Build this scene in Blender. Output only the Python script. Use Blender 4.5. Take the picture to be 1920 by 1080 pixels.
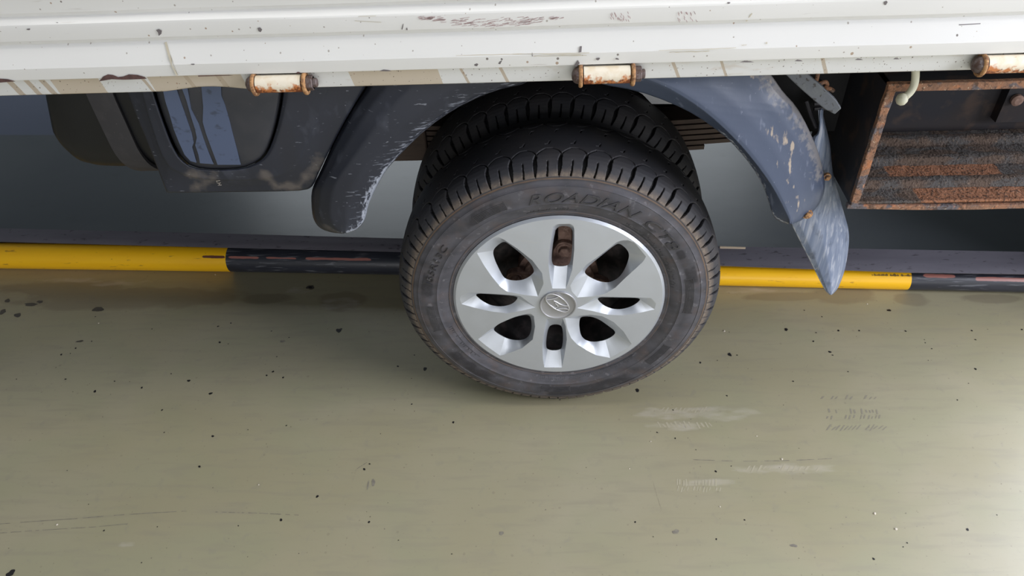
import bpy, math, random
import numpy as np
from mathutils import Vector, noise
from mathutils.geometry import delaunay_2d_cdt

random.seed(7); rng = np.random.default_rng(7)
for o in list(bpy.data.objects): bpy.data.objects.remove(o)
scene = bpy.context.scene; COL = scene.collection

# ------------------------------------------------------------------ camera
CAM = np.array([-.0236, -.9831, 1.1976]); YAW, PITCH, ROLL, FPX = .0601, .7233, -.054, 1383.0
cf = np.array([-math.sin(YAW)*math.cos(PITCH), math.cos(YAW)*math.cos(PITCH), -math.sin(PITCH)])
r0 = np.array([math.cos(YAW), math.sin(YAW), 0.]); u0 = np.cross(r0, cf)
cr = r0*math.cos(ROLL)+u0*math.sin(ROLL); cu = -r0*math.sin(ROLL)+u0*math.cos(ROLL)
cd = bpy.data.cameras.new('camera'); cd.sensor_width = 36; cd.lens = FPX/1920*36; cd.clip_start = .02
cam = bpy.data.objects.new('camera', cd); COL.objects.link(cam)
from mathutils import Matrix
cam.matrix_world = Matrix(((cr[0], cu[0], -cf[0], CAM[0]), (cr[1], cu[1], -cf[1], CAM[1]), (cr[2], cu[2], -cf[2], CAM[2]), (0, 0, 0, 1)))
scene.camera = cam
def ray(x, y): return cf+(x-960)/FPX*cr-(y-540)/FPX*cu
def at(x, y, Y):                       # photo point -> world point on the vertical plane y = Y
    d = ray(x, y); return CAM+d*(Y-CAM[1])/d[1]
def atz(x, y, Z):                      # photo point -> world point on the level plane z = Z
    d = ray(x, y); return CAM+d*(Z-CAM[2])/d[2]
def S(r, g, b):
    f = lambda c: (c/255/12.92) if c/255 <= .04045 else ((c/255+.055)/1.055)**2.4
    return (f(r), f(g), f(b), 1)

# ------------------------------------------------------------------ light
scene.view_settings.view_transform = 'Standard'; scene.view_settings.look = 'None'
scene.view_settings.gamma = 1; scene.view_settings.exposure = 0.0; scene.view_settings.use_curve_mapping = False
W = bpy.data.worlds.new('garage_air'); scene.world = W; W.use_nodes = True
bg = W.node_tree.nodes['Background']; bg.inputs[0].default_value = (.80, .90, 1.0, 1); bg.inputs[1].default_value = .13
def area(name, loc, target, sx, sy, power, col):
    l = bpy.data.lights.new(name, 'AREA'); l.shape = 'RECTANGLE'; l.size = sx; l.size_y = sy; l.energy = power; l.color = col
    o = bpy.data.objects.new(name, l); COL.objects.link(o); o.location = loc
    o.rotation_euler = (Vector(target)-Vector(loc)).to_track_quat('-Z', 'Y').to_euler(); return o
area('daylight_opening', (3.4, -1.0, 1.9), (.4, -.1, .1), 2.6, 1.8, 205, (.88, .90, 1.0))
area('sheen_light_rear', (2.75, 1.25, 2.5), (.9, -.1, 0), 2.2, 1.8, 200, (.80, .85, 1.0))  # added light, placed for the sheen on the floor at right
area('ceiling_lamp', (-.6, -.30, 3.2), (-.6, -.30, 0), 3.4, .7, 25, (1.0, .98, .93))
area('front_fill_light', (.6, -5.0, 1.15), (0, 0, .75), 6.0, 1.5, 98, (.98, .98, 1.0))  # added low fill light, brightens upright surfaces on the near side
area('far_glow_light', (-.3, 4.6, 1.9), (-.1, .8, .2), 4.3, 1.6, 72, (.88, .95, 1.0))  # added far-side light, sized for the glow on the floor beyond the kerb

# ------------------------------------------------------------------ materials
def M(name, base, rough=.5, layers=(), bump=None, metal=0, spec=.5, coat=0, rvar=None, flat=False):
    m = bpy.data.materials.new(name); m.use_nodes = True; nt = m.node_tree; N = nt.nodes; L = nt.links
    b = N['Principled BSDF']; b.inputs['Roughness'].default_value = rough; b.inputs['Metallic'].default_value = metal
    b.inputs['Specular IOR Level'].default_value = spec; b.inputs['Coat Weight'].default_value = coat; b.inputs['Coat Roughness'].default_value = .12
    tc = N.new('ShaderNodeTexCoord')
    def mapped(sc):
        if isinstance(sc, (int, float)): sc = (sc, sc, sc)
        mp = N.new('ShaderNodeMapping'); mp.inputs['Scale'].default_value = sc; L.new(tc.outputs['Object'], mp.inputs[0]); return mp.outputs[0]
    def nz(sc, det=4, dist=0):
        n = N.new('ShaderNodeTexNoise'); n.inputs['Scale'].default_value = 1; n.inputs['Detail'].default_value = det; n.inputs['Distortion'].default_value = dist
        L.new(mapped(sc), n.inputs['Vector']); return n.outputs['Fac']
    def ramp(v, lo, hi, amt=1):
        r = N.new('ShaderNodeMapRange'); r.inputs[1].default_value = lo; r.inputs[2].default_value = hi; r.inputs[3].default_value = 0; r.inputs[4].default_value = amt
        L.new(v, r.inputs[0]); return r.outputs[0]
    def math_(op, a, c):
        n = N.new('ShaderNodeMath'); n.operation = op
        for i, v in enumerate((a, c)):
            if isinstance(v, (int, float)): n.inputs[i].default_value = v
            else: L.new(v, n.inputs[i])
        return n.outputs[0]
    cur = None; rcur = None
    for ly in layers:
        k = ly[0]
        if k == 'noise': _, sc, lo, hi, amt, colr = ly[:6]; mask = ramp(nz(sc, 5, .4), lo, hi, amt)
        elif k == 'dots':
            _, sc, rad, thr, amt, colr = ly[:6]
            v = N.new('ShaderNodeTexVoronoi'); v.voronoi_dimensions = '2D'; v.inputs['Scale'].default_value = 1
            if isinstance(sc, (int, float)): sc = (sc,)*3
            sx_ = N.new('ShaderNodeSeparateXYZ'); L.new(mapped(sc), sx_.inputs[0]); cx_ = N.new('ShaderNodeCombineXYZ'); L.new(sx_.outputs[0], cx_.inputs[0]); L.new(sx_.outputs[1 if flat else 2], cx_.inputs[1]); L.new(cx_.outputs[0], v.inputs['Vector'])
            sep = N.new('ShaderNodeSeparateColor'); L.new(v.outputs['Color'], sep.inputs[0])
            wob = math_('ADD', v.outputs['Distance'], math_('MULTIPLY', math_('SUBTRACT', nz(tuple(s*2.5 for s in sc), 2), .5), rad*1.6))
            m1 = ramp(math_('ADD', wob, math_('MULTIPLY', sep.outputs[1], rad*.8)), rad, rad*.75)
            m2 = math_('GREATER_THAN', sep.outputs[0], thr); mask = math_('MULTIPLY', math_('MULTIPLY', m1, m2), amt)
        elif k == 'attr':
            _, an, sc, nzamt, lo, hi, amt, colr = ly[:8]
            a = N.new('ShaderNodeAttribute'); a.attribute_name = an
            v = math_('ADD', a.outputs['Fac'], math_('MULTIPLY', math_('SUBTRACT', nz(sc, 5), .5), nzamt))
            mask = ramp(v, lo, hi, amt)
        mx = N.new('ShaderNodeMix'); mx.data_type = 'RGBA'; mx.clamp_factor = True
        L.new(mask, mx.inputs[0])
        if cur is None: mx.inputs[6].default_value = base
        else: L.new(cur, mx.inputs[6])
        mx.inputs[7].default_value = colr; cur = mx.outputs[2]
    if cur is None: b.inputs['Base Color'].default_value = base
    else: L.new(cur, b.inputs['Base Color'])
    if rvar: L.new(math_('ADD', ramp(nz(rvar[0], 5), .3, .7, rvar[2]-rvar[1]), rvar[1]), b.inputs['Roughness'])
    if bump:
        h = nz(bump[0], 6); bn = N.new('ShaderNodeBump'); bn.inputs['Strength'].default_value = bump[1]; bn.inputs['Distance'].default_value = bump[2]
        L.new(h, bn.inputs['Height']); L.new(bn.outputs[0], b.inputs['Normal'])
    return m

mats = {}
mats['floor'] = M('olive_epoxy', S(157, 150, 121), .33, [
    ('noise', (2.2, 3.2, 1), .40, .62, .75, S(163, 156, 131)),
    ('noise', (4.5, 7, 1), .46, .66, .55, S(152, 150, 120)),
    ('noise', (9, 60, 1), .50, .72, .45, S(144, 138, 118)),
    ('noise', (45, 45, 1), .60, .74, .35, S(140, 136, 120)),
    ('noise', (160, 420, 1), .66, .74, .40, S(120, 114, 100)),
    ('dots', (24, 24, 1), .07, .82, .30, S(112, 106, 92)),
    ('dots', (60, 60, 1), .08, .88, .45, S(98, 92, 80)),
    ('attr', 'wet', (16, 30, 1), 1.5, .35, .75, .42, S(112, 101, 84)),
    ('attr', 'pale', (22, 70, 1), 2.0, .45, 1.1, .34, S(206, 198, 188)),
    ('attr', 'tread', (90, 90, 1), .9, .40, .7, .42, S(130, 120, 110)),
], bump=((14, 20, 1), .03, .01), rvar=((4, 7, 1), .40, .50), spec=.9, flat=True)
mats['floor_far'] = M('dark_grey_epoxy', S(88, 93, 96), .30, [
    ('noise', (3, 5, 1), .4, .7, .5, S(78, 84, 88)),
    ('noise', (20, 20, 1), .62, .72, .3, S(74, 78, 80)),
    ('attr', 'far_band', (3, 3, 1), .02, .45, .55, .55, S(96, 104, 130)),
], bump=((10, 14, 1), .04, .01), spec=.5)
mats['spot'] = M('tar_spots', S(34, 32, 34), .35)
mats['smudge'] = M('faint_grey_smudge', S(120, 114, 104), .5, [('noise', 90, .42, .58, 1, S(140, 135, 120))])
mats['print'] = M('tyre_print_grey', S(138, 133, 118), .5)
mats['paleprint'] = M('tyre_print_pale', S(176, 169, 146), .5)
mats['oil'] = M('oil_stain', S(78, 73, 66), .3, [('noise', 60, .4, .6, .6, S(92, 86, 74))])
mats['pebble'] = M('pale_grit', S(205, 196, 180), .8)
mats['white'] = M('white_truck_paint', S(226, 225, 221), .26, [
    ('noise', (1.5, 6, 6), .4, .7, .35, S(214, 214, 208)),
    ('dots', 26, .055, .72, .75, S(150, 118, 84)),
    ('dots', 62, .085, .80, .65, S(134, 122, 108)),
    ('dots', 13, .028, .55, .85, S(96, 84, 78)),
    ('noise', (10, 200, 160), .70, .75, .35, S(176, 168, 158)),
    ('attr', 'rust', 300, .25, .5, .6, 1, S(104, 78, 72)),
], coat=.25, spec=.5)
mats['rail'] = M('dirty_white_rail', S(214, 214, 210), .4, [
    ('attr', 'beige', 130, .12, .45, .55, .9, S(190, 176, 154)),
    ('attr', 'streak', 130, .15, .45, .55, .85, S(176, 160, 138)),
    ('noise', (25, 60, 90), .62, .72, .35, S(186, 170, 150)),
    ('dots', 120, .13, .70, .85, S(98, 86, 74)),
    ('dots', 200, .16, .75, .7, S(120, 106, 92)),
    ('dots', 40, .06, .70, .7, S(140, 104, 78)),
])
mats['chip'] = M('paint_chip_grey', S(112, 106, 106), .6)
mats['scrape'] = M('reddish_scrape', S(176, 152, 150), .6)
mats['rustedge'] = M('brown_rust', S(96, 70, 66), .8, [('noise', 200, .45, .6, .6, S(70, 52, 50))])
mats['beigemark'] = M('dried_drip', S(196, 188, 168), .5)
mats['barrel'] = M('rusty_white_barrel', S(236, 226, 206), .45, [
    ('noise', 70, .45, .68, .5, S(216, 190, 148)),
    ('attr', 'rust', 150, 2.4, .55, .95, .95, S(196, 116, 52)),
    ('attr', 'rust', 260, 2.4, .95, 1.15, .9, S(116, 62, 36)),
], bump=(260, .15, .002))
mats['flange'] = M('rusted_flange', S(176, 132, 88), .8, [('noise', 160, .45, .6, .8, S(108, 72, 52)), ('noise', 300, .55, .65, .7, S(206, 170, 120))], bump=(300, .4, .002))
mats['bolt'] = M('weathered_bolt', S(104, 92, 90), .55, [('noise', 200, .45, .6, .8, S(84, 62, 52)), ('noise', 300, .6, .7, .6, S(140, 136, 142))], metal=.3, bump=(300, .3, .002))
mats['rubber'] = M('tyre_rubber', S(58, 58, 62), .56, [
    ('noise', (14, 14, 14), .42, .66, .45, S(76, 72, 70)),
    ('attr', 'dust', 60, .8, .50, .95, .75, S(116, 104, 94)),
    ('attr', 'dust', 200, 1.2, .90, 1.2, .5, S(150, 136, 116)),
    ('attr', 'ring', 50, .5, .4, .8, .8, S(122, 98, 76)),
    ('attr', 'side', (22, 22, 40), 1.6, .35, .95, .75, S(92, 91, 97)),
    ('attr', 'side', 34, 1.8, .75, 1.2, .5, S(96, 82, 76)), ('attr', 'side', (90, 90, 90), 1.8, .95, 1.15, .5, S(128, 126, 130)),
    ('attr', 'dark_smear', 45, 1.6, .55, 1.0, .8, S(44, 43, 47)),
    ('attr', 'groove', 300, .1, .3, .8, .9, S(14, 14, 16)),
], bump=(260, .12, .002), spec=.35)
mats['letter'] = M('tyre_lettering_rubber', S(72, 71, 74), .5, [('noise', 90, .4, .6, .7, S(46, 46, 50))])
mats['letterlite'] = M('scuffed_lettering_rubber', S(50, 49, 52), .5, [('noise', 60, .55, .62, .8, S(190, 188, 190))])
mats['silver'] = M('silver_hubcap', S(198, 203, 210), .36, [
    ('noise', (12, 12, 12), .4, .7, .3, S(182, 186, 192)),
    ('noise', (30, 30, 240), .64, .70, .35, S(206, 206, 206)),
    ('dots', 60, .03, .85, .5, S(216, 216, 214)),
], metal=.5, spec=.5, rvar=((25, 25, 25), .30, .44))
mats['silveremb'] = M('silver_emblem_plate', S(168, 168, 170), .38, metal=.5)
mats['silveredge'] = M('raised_emblem', S(206, 206, 208), .3, metal=.6)
mats['hub'] = M('rusty_hub', S(158, 128, 114), .8, [('noise', 60, .4, .62, .8, S(112, 86, 76)), ('noise', 140, .55, .68, .6, S(178, 150, 136))], bump=(150, .4, .003))
mats['rim'] = M('dark_steel_rim', S(52, 50, 50), .6, [('noise', 40, .45, .6, .8, S(84, 76, 74))])
mats['plastic'] = M('dark_plastic', S(40, 43, 53), .42, [
    ('noise', (6, 6, 6), .4, .65, .5, S(48, 52, 64)),
    ('noise', (30, 60, 14), .58, .70, .40, S(80, 84, 96)), ('noise', (60, 60, 260), .68, .72, .6, S(150, 154, 164)),
    ('attr', 'mud', 55, 1.3, .50, .95, .75, S(104, 97, 92)),
    ('attr', 'scuff', (190, 190, 60), 1.5, .85, 1.05, .85, S(170, 176, 188)),
    ('attr', 'scuffh', (50, 190, 260), 1.5, .85, 1.05, .7, S(150, 156, 170)),
    ('attr', 'tan', (130, 130, 60), 1.6, .95, 1.1, .8, S(160, 144, 126)),
    ('attr', 'hole_darkening', 25, .2, .4, .7, .6, S(42, 44, 52)),
    ('dots', 45, .035, .75, .7, S(140, 144, 154)),
], bump=(120, .06, .002), rvar=((15, 15, 15), .34, .52))
mats['plasticblue'] = M('dusty_blue_plastic', S(64, 75, 97), .42, [
    ('noise', (5, 5, 5), .4, .65, .5, S(56, 65, 84)),
    ('attr', 'mud', 110, 1.8, .45, .80, .75, S(128, 124, 122)), ('noise', (90, 90, 24), .62, .68, .45, S(112, 120, 140)),
    ('attr', 'scuff', (160, 160, 80), 1.5, .85, 1.05, .8, S(176, 180, 190)),
    ('attr', 'tan', (120, 120, 40), 1.6, .95, 1.1, .85, S(176, 160, 140)),
    ('attr', 'dark', 30, .35, .45, .6, 1, S(64, 69, 84)),
    ('dots', 60, .045, .75, .7, S(150, 156, 168)),
], bump=(120, .06, .002), rvar=((15, 15, 15), .36, .55))
mats['doorblue'] = M('clean_blue_grey_plastic', S(84, 96, 122), .40, [('noise', (60, 60, 100), .62, .70, .6, S(56, 62, 74))])
mats['doordark'] = M('grimy_plastic', S(50, 52, 58), .5, [('noise', (30, 30, 30), .45, .65, .5, S(62, 62, 66)), ('dots', 60, .035, .75, .6, S(110, 112, 120))])
mats['flap'] = M('scuffed_flap_rubber', S(104, 116, 138), .55, [
    ('noise', (130, 130, 5), .42, .58, .8, S(134, 143, 160)),
    ('noise', (220, 220, 9), .55, .64, .7, S(166, 170, 180)),
    ('noise', (40, 40, 30), .60, .70, .5, S(60, 68, 84)),
    ('attr', 'edge', 120, .6, .5, .8, .8, S(186, 188, 192)),
])
mats['tank'] = M('black_tank_plastic', S(24, 25, 29), .40, [('noise', (12, 12, 12), .45, .7, .5, S(32, 34, 38)), ('dots', 60, .04, .75, .6, S(96, 98, 102))])
mats['strap'] = M('grey_strap_steel', S(62, 61, 66), .5, [('dots', 110, .07, .8, .7, S(140, 138, 136)), ('noise', 60, .5, .65, .5, S(74, 72, 76))])
mats['black'] = M('black_underbody', S(22, 22, 25), .8, [('noise', 30, .5, .7, .5, S(34, 33, 36))])
mats['boxsteel'] = M('dark_box_steel', S(36, 37, 44), .6, [
    ('noise', (6, 6, 9), .45, .65, .7, S(50, 42, 39)), ('noise', (30, 30, 30), .55, .7, .6, S(84, 66, 54))], bump=(80, .1, .002))
mats['rust'] = M('flaking_rust', S(150, 108, 82), .85, [
    ('noise', 45, .44, .56, .9, S(126, 96, 78)),
    ('noise', (28, 28, 28), .52, .58, .9, S(92, 92, 98)),
    ('noise', (50, 50, 50), .60, .66, .9, S(176, 116, 78)),
    ('noise', 170, .55, .64, .8, S(78, 60, 50)),
    ('noise', 260, .62, .68, .7, S(196, 176, 150))], bump=(220, .6, .003))
mats['tread_plate'] = M('rusted_tread_floor', S(96, 80, 68), .9, [
    ('noise', (18, 40, 18), .44, .54, .9, S(84, 82, 80)),
    ('attr', 'orange', (70, 70, 70), .5, .42, .58, .9, S(160, 108, 76)),
    ('noise', 240, .54, .62, .8, S(60, 48, 42)),
    ('noise', 300, .62, .68, .6, S(150, 126, 104))], bump=(240, .9, .004))
mats['leaf'] = M('brown_leaf_steel', S(86, 72, 64), .7, [('noise', (20, 60, 60), .5, .65, .6, S(62, 50, 46))])
mats['yellow'] = M('yellow_pipe_paint', S(255, 196, 24), .38, [
    ('noise', (6, 60, 60), .45, .65, .35, S(246, 182, 26)),
    ('noise', (20, 120, 120), .66, .70, .7, S(176, 122, 44)),
    ('dots', (24, 60, 60), .05, .85, .7, S(150, 98, 40)),
    ('attr', 'worn', (60, 200, 200), .5, .5, .6, 1, S(104, 62, 48)),
    ('attr', 'scuff', (150, 40, 40), 1.3, .80, .95, .85, S(70, 62, 50))])
mats['pipeblack'] = M('black_pipe_paint', S(42, 44, 52), .36, [
    ('noise', (8, 50, 50), .45, .62, .5, S(56, 58, 68)),
    ('noise', (14, 160, 160), .58, .66, .5, S(120, 122, 128)),
    ('attr', 'worn', (24, 140, 140), .9, .5, .62, .9, S(162, 106, 96)),
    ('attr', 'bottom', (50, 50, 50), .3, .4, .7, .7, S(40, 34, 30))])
mats['kerb'] = M('black_kerb_paint', S(100, 98, 106), .36, [
    ('noise', (5, 40, 40), .42, .62, .6, S(90, 88, 96)),
    ('noise', (40, 120, 120), .62, .68, .6, S(34, 32, 34)),
    ('noise', 240, .55, .68, .4, S(96, 96, 102))], bump=(300, .12, .002))
mats['cream'] = M('cream_primer', S(206, 186, 160), .6)
mats['hook'] = M('cream_hook_paint', S(206, 204, 182), .5, [('noise', 120, .58, .68, .6, S(150, 140, 112))])
mats['bracket'] = M('grey_flaky_bracket', S(104, 108, 114), .6, [('noise', (60, 60, 60), .5, .6, .7, S(110, 114, 116)), ('noise', 160, .6, .66, .8, S(56, 50, 44))], bump=(200, .3, .002))
mats['palecross'] = M('pale_painted_steel', S(190, 192, 196), .6)
mats['mark'] = M('moulded_mark_grey', S(150, 142, 132), .6)

# ------------------------------------------------------------------ mesh helpers
class G:
    def __init__(s): s.v = []; s.f = []; s.m = []
    def add(s, vf, mi=0):
        v, f = vf; o = len(s.v); s.v += [tuple(map(float, p)) for p in v]; s.f += [tuple(int(i)+o for i in q) for q in f]; s.m += [mi]*len(f); return s
def link(name, me, parent=None, mat=None):
    o = bpy.data.objects.new(name, me); COL.objects.link(o)
    if parent: o.parent = parent
    if mat is not None:
        for k in (mat if isinstance(mat, (list, tuple)) else [mat]): me.materials.append(mats[k])
    return o
def obj(name, g, mat, parent=None, smooth=35, solid=0, bevel=0, subsurf=0):
    if not isinstance(g, G): g = G().add(g)
    me = bpy.data.meshes.new(name); me.from_pydata(g.v, [], g.f); me.update()
    me.polygons.foreach_set('material_index', g.m)
    if smooth:
        me.shade_smooth(); me.set_sharp_from_angle(angle=math.radians(smooth))
    o = link(name, me, parent, mat)
    if solid:
        s = o.modifiers.new('thickness', 'SOLIDIFY'); s.thickness = abs(solid); s.offset = 1 if solid > 0 else -1
    if bevel:
        b = o.modifiers.new('bevel', 'BEVEL'); b.width = bevel; b.segments = 2; b.limit_method = 'ANGLE'
    if subsurf:
        s = o.modifiers.new('subsurf', 'SUBSURF'); s.levels = s.render_levels = subsurf
    return o
def paint(o, name, fn):
    me = o.data; n = len(me.vertices); co = np.empty(n*3); me.vertices.foreach_get('co', co); co = co.reshape(-1, 3)
    a = me.attributes.new(name, 'FLOAT', 'POINT'); a.data.foreach_set('value', np.clip(np.asarray(fn(co[:, 0], co[:, 1], co[:, 2]), dtype=np.float32), -2, 2))
def empty(name, loc=(0, 0, 0)):
    o = bpy.data.objects.new(name, None); COL.objects.link(o); o.location = loc; o.empty_display_size = .05; return o
def tag(o, label=None, cat=None, group=None, kind=None):
    for k, v in (('label', label), ('category', cat), ('group', group), ('kind', kind)):
        if v: o[k] = v
    return o
def boxv(a, b):
    x0, y0, z0 = a; x1, y1, z1 = b
    return [(x0, y0, z0), (x1, y0, z0), (x1, y1, z0), (x0, y1, z0), (x0, y0, z1), (x1, y0, z1), (x1, y1, z1), (x0, y1, z1)], \
        [(3, 2, 1, 0), (4, 5, 6, 7), (0, 1, 5, 4), (1, 2, 6, 5), (2, 3, 7, 6), (3, 0, 4, 7)]
def gridv(P, closed_u=False, closed_v=False):
    P = np.asarray(P); n, m = P.shape[:2]; f = []
    for i in range(n if closed_u else n-1):
        for j in range(m if closed_v else m-1):
            f.append((i*m+j, ((i+1) % n)*m+j, ((i+1) % n)*m+(j+1) % m, i*m+(j+1) % m))
    return P.reshape(-1, 3), f
def tube(path, rad, seg=16, caps=True):
    path = [np.array(p, float) for p in path]; n = len(path); rad = [rad]*n if isinstance(rad, (int, float)) else rad
    rings = []; prev = None
    for i, p in enumerate(path):
        t = path[min(i+1, n-1)]-path[max(i-1, 0)]; t = t/np.linalg.norm(t)
        a = np.cross(t, prev) if False else None
        ref = np.array([0, 0, 1.]) if abs(t[2]) < .9 else np.array([1., 0, 0])
        if prev is not None: ref = prev
        s = ref-t*np.dot(ref, t); s /= np.linalg.norm(s); prev = s; q = np.cross(t, s)
        rings.append([p+rad[i]*(math.cos(k*2*math.pi/seg)*s+math.sin(k*2*math.pi/seg)*q) for k in range(seg)])
    v, f = gridv(rings, False, True); v = list(v); f = list(f)
    if caps:
        f.append(tuple(range(seg))[::-1]); f.append(tuple((n-1)*seg+k for k in range(seg)))
    return v, f
def lathe(prof, c, axis='y', seg=64, closed=False):      # prof: (along, radius)
    R = []
    for k in range(seg):
        a = 2*math.pi*k/seg; ca, sa = math.cos(a), math.sin(a)
        if axis == 'y': R.append([(c[0]+r*ca, c[1]+y, c[2]+r*sa) for y, r in prof])
        else: R.append([(c[0]+y, c[1]+r*ca, c[2]+r*sa) for y, r in prof])
    return gridv(R, True, closed)
def prism(poly, d):                                       # poly 3-d planar points, extruded by vector d
    n = len(poly); v = [tuple(p) for p in poly]+[tuple(np.array(p)+np.array(d)) for p in poly]
    f = [tuple(range(n)), tuple(range(2*n-1, n-1, -1))]+[(i, i+n, (i+1) % n+n, (i+1) % n) for i in range(n)]
    return v, f
def resample(pts, n):
    pts = np.array(pts, float); d = np.r_[0, np.cumsum(np.linalg.norm(np.diff(pts, axis=0), axis=1))]; t = np.linspace(0, d[-1], n)
    return np.c_[[np.interp(t, d, pts[:, k]) for k in range(pts.shape[1])]].T
def smoothline(pts, n, it=2):                             # chaikin then resample
    p = np.array(pts, float)
    for _ in range(it):
        q = [p[0]]
        for a, b in zip(p[:-1], p[1:]): q += [a*.75+b*.25, a*.25+b*.75]
        q.append(p[-1]); p = np.array(q)
    return resample(p, n)
def smoothloop(pts, it=2):
    p = np.array(pts, float)
    for _ in range(it):
        q = []
        for i in range(len(p)):
            a, b = p[i], p[(i+1) % len(p)]; q += [a*.75+b*.25, a*.25+b*.75]
        p = np.array(q)
    return p
def sm(x, a, b): t = np.clip((x-a)/(b-a), 0, 1); return t*t*(3-2*t)
def blob(cx, cz, rx, rz=None, rot=0):
    rz = rz or rx; n = max(8, min(20, int(rx*4000))); out = []
    ph = [random.uniform(0, 6.28) for _ in range(3)]
    for k in range(n):
        a = 2*math.pi*k/n; w = 1+.18*math.sin(2*a+ph[0])+.10*math.sin(3*a+ph[1])+.08*math.sin(5*a+ph[2])
        u, v = rx*w*math.cos(a), rz*w*math.sin(a); out.append((cx+u*math.cos(rot)-v*math.sin(rot), cz+u*math.sin(rot)+v*math.cos(rot)))
    return out

# ------------------------------------------------------------------ floor
nx, ny = 560, 210
xs = np.linspace(-1.55, 1.45, nx); ysn = np.linspace(-.60, .52, ny)
X, Y = np.meshgrid(xs, ysn, indexing='ij')
KL = lambda x: .462-.058*x
Y = -.60+(Y+.60)/1.12*(KL(X)+.60)
fg = G(); fg.add(gridv(np.stack([X, Y, X*0], -1)), 0)
fg.add(([(-6, -4, 0), (-1.55, -4, 0), (-1.55, KL(-1.55), 0), (-6, KL(-6), 0)], [(0, 1, 2, 3)]), 0); fg.add(([(-1.55, -4, 0), (1.45, -4, 0), (1.45, -.6, 0), (-1.55, -.6, 0)], [(0, 1, 2, 3)]), 0)
fg.add(([(1.45, -4, 0), (7, -4, 0), (7, KL(7), 0), (1.45, KL(1.45), 0)], [(0, 1, 2, 3)]), 0)
xs2 = np.linspace(-6, 7, 60); ys2 = np.linspace(.52, 5, 90); X2, Y2 = np.meshgrid(xs2, ys2, indexing='ij'); Y2 = 5-(5-Y2)/4.48*(5-KL(X2)); fg.add(gridv(np.stack([X2, Y2, X2*0], -1)), 1)
def floor_spot(px, py, r, ry=None, m=2, rot=0, h=.0004):
    c = atz(px, py, 0); s = 1.35/FPX*r*.85; ry = s*(ry/r)*1.3 if ry else s
    p = blob(c[0], c[1], s, ry, rot); fg.add(([(a, b, h) for a, b in p], [tuple(range(len(p)))]), m)
spots = [(1667,582,5,3.5),(1508,582,2),(1541,594,2),(1474,618,5),(1572,620,3),(1611,620,2.5),(1530,624,2),(1698,621,2.5),(1525,640,2.5),(1556,660,3.5),(1561,666,2),(1368,665,5.5,4),(1382,666,2),(1313,680,3),(1345,676,1.5),(1747,654,2),(1829,637,2.2),(1822,620,2.5),(1916,618,2.5),(1829,692,3),(1590,697,1.8),(1487,715,2.2),(1363,742,2),(1195,732,5,4),(1735,643,1.5),
 (582,539,5),(179,594,2),(172,640,2),(142,653,2.8),(115,665,3),(132,663,1.7),(285,617,2),(409,612,3),(433,606,2.5),(509,621,2),(542,633,2),(412,642,3.4),(428,645,1.7),(519,669,2),(512,697,3),(500,704,2.7),(531,708,2.7),(354,714,4),(266,727,3),(178,734,3.8),(215,715,2.2),(123,711,2.5),(395,738,4.5,3),(31,711,1.7),(321,701,2),(304,769,2.5),(399,818,3.2),(308,811,1.8),(537,798,2),(465,806,1.5),(595,931,3.2),(527,975,3.2),(447,986,1.5),(692,979,2.6),(693,870,2),(683,880,3),(374,875,3),(20,1075,8,6),(195,995,2),(772,758,2.2),(746,687,3),(797,692,5.5,4),(777,666,2),(850,792,3),(1262,769,1.8),(1232,811,1.8),(1266,822,2),(1191,979,2),(1638,1048,2.5),(1343,1011,2),(1814,993,3),(1795,750,1.8),(1701,1018,1.6),(1342,884,2.6),(1396,975,1.8),(635,620,7,6),(640,617,3)]
for s in spots: floor_spot(s[0], s[1], s[2], s[3] if len(s) > 3 else None, rot=random.uniform(-.6, .6))
for _ in range(150):
    px, py = random.uniform(0, 1900), random.uniform(600, 1060); floor_spot(px, py, random.uniform(.7, 1.4), rot=random.uniform(0, 3), m=random.choice((2, 4, 4)))
for s in ((58,571,22,5),(75,566,9,5),(14,564,9,6),(5,585,10,8),(33,591,12,6),(582,539,11,8),(184,580,15,9),(150,640,10,3)): floor_spot(*s, m=3, h=.0003)
for s in ((1488,1023,7,3),(1267,997,7,4),(940,1000,6,3),(530,640,9,3),(700,905,4,8),(690,910,2,9)): floor_spot(*s, m=4, h=.0003)
for x0, x1, yc, hh, st, sl, mi in ((1540, 1640, 746, 4, 9, 2, 5), (1545, 1650, 771, 5, 7, -1, 5), (1550, 1650, 782, 4, 7, 1, 5), (1545, 1658, 802, 6, 8, 4, 5), (1262, 1345, 905, 7, 6, 0, 6), (1270, 1350, 917, 5, 6, 1, 6), (1225, 1330, 768, 5, 8, 3, 6), (1235, 1340, 797, 6, 8, -3, 6), (1400, 1540, 878, 6, 11, 3, 6)):
    for px in np.arange(x0, x1, st):
        if random.random() < .22: continue
        w_ = st*random.uniform(.30, .5); h_ = hh*random.uniform(.5, 1.1); oy = random.uniform(-1.5, 1.5); ox = random.uniform(-1, 1)
        P = [atz(px+ox-sl, yc+oy+h_, 0), atz(px+ox+w_-sl, yc+oy+h_*.9, 0), atz(px+ox+w_+sl, yc+oy-h_, 0), atz(px+ox+sl, yc+oy-h_*.9, 0)]
        fg.add(([(p[0], p[1], .00025) for p in P], [(0, 1, 2, 3)]), mi)
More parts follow.
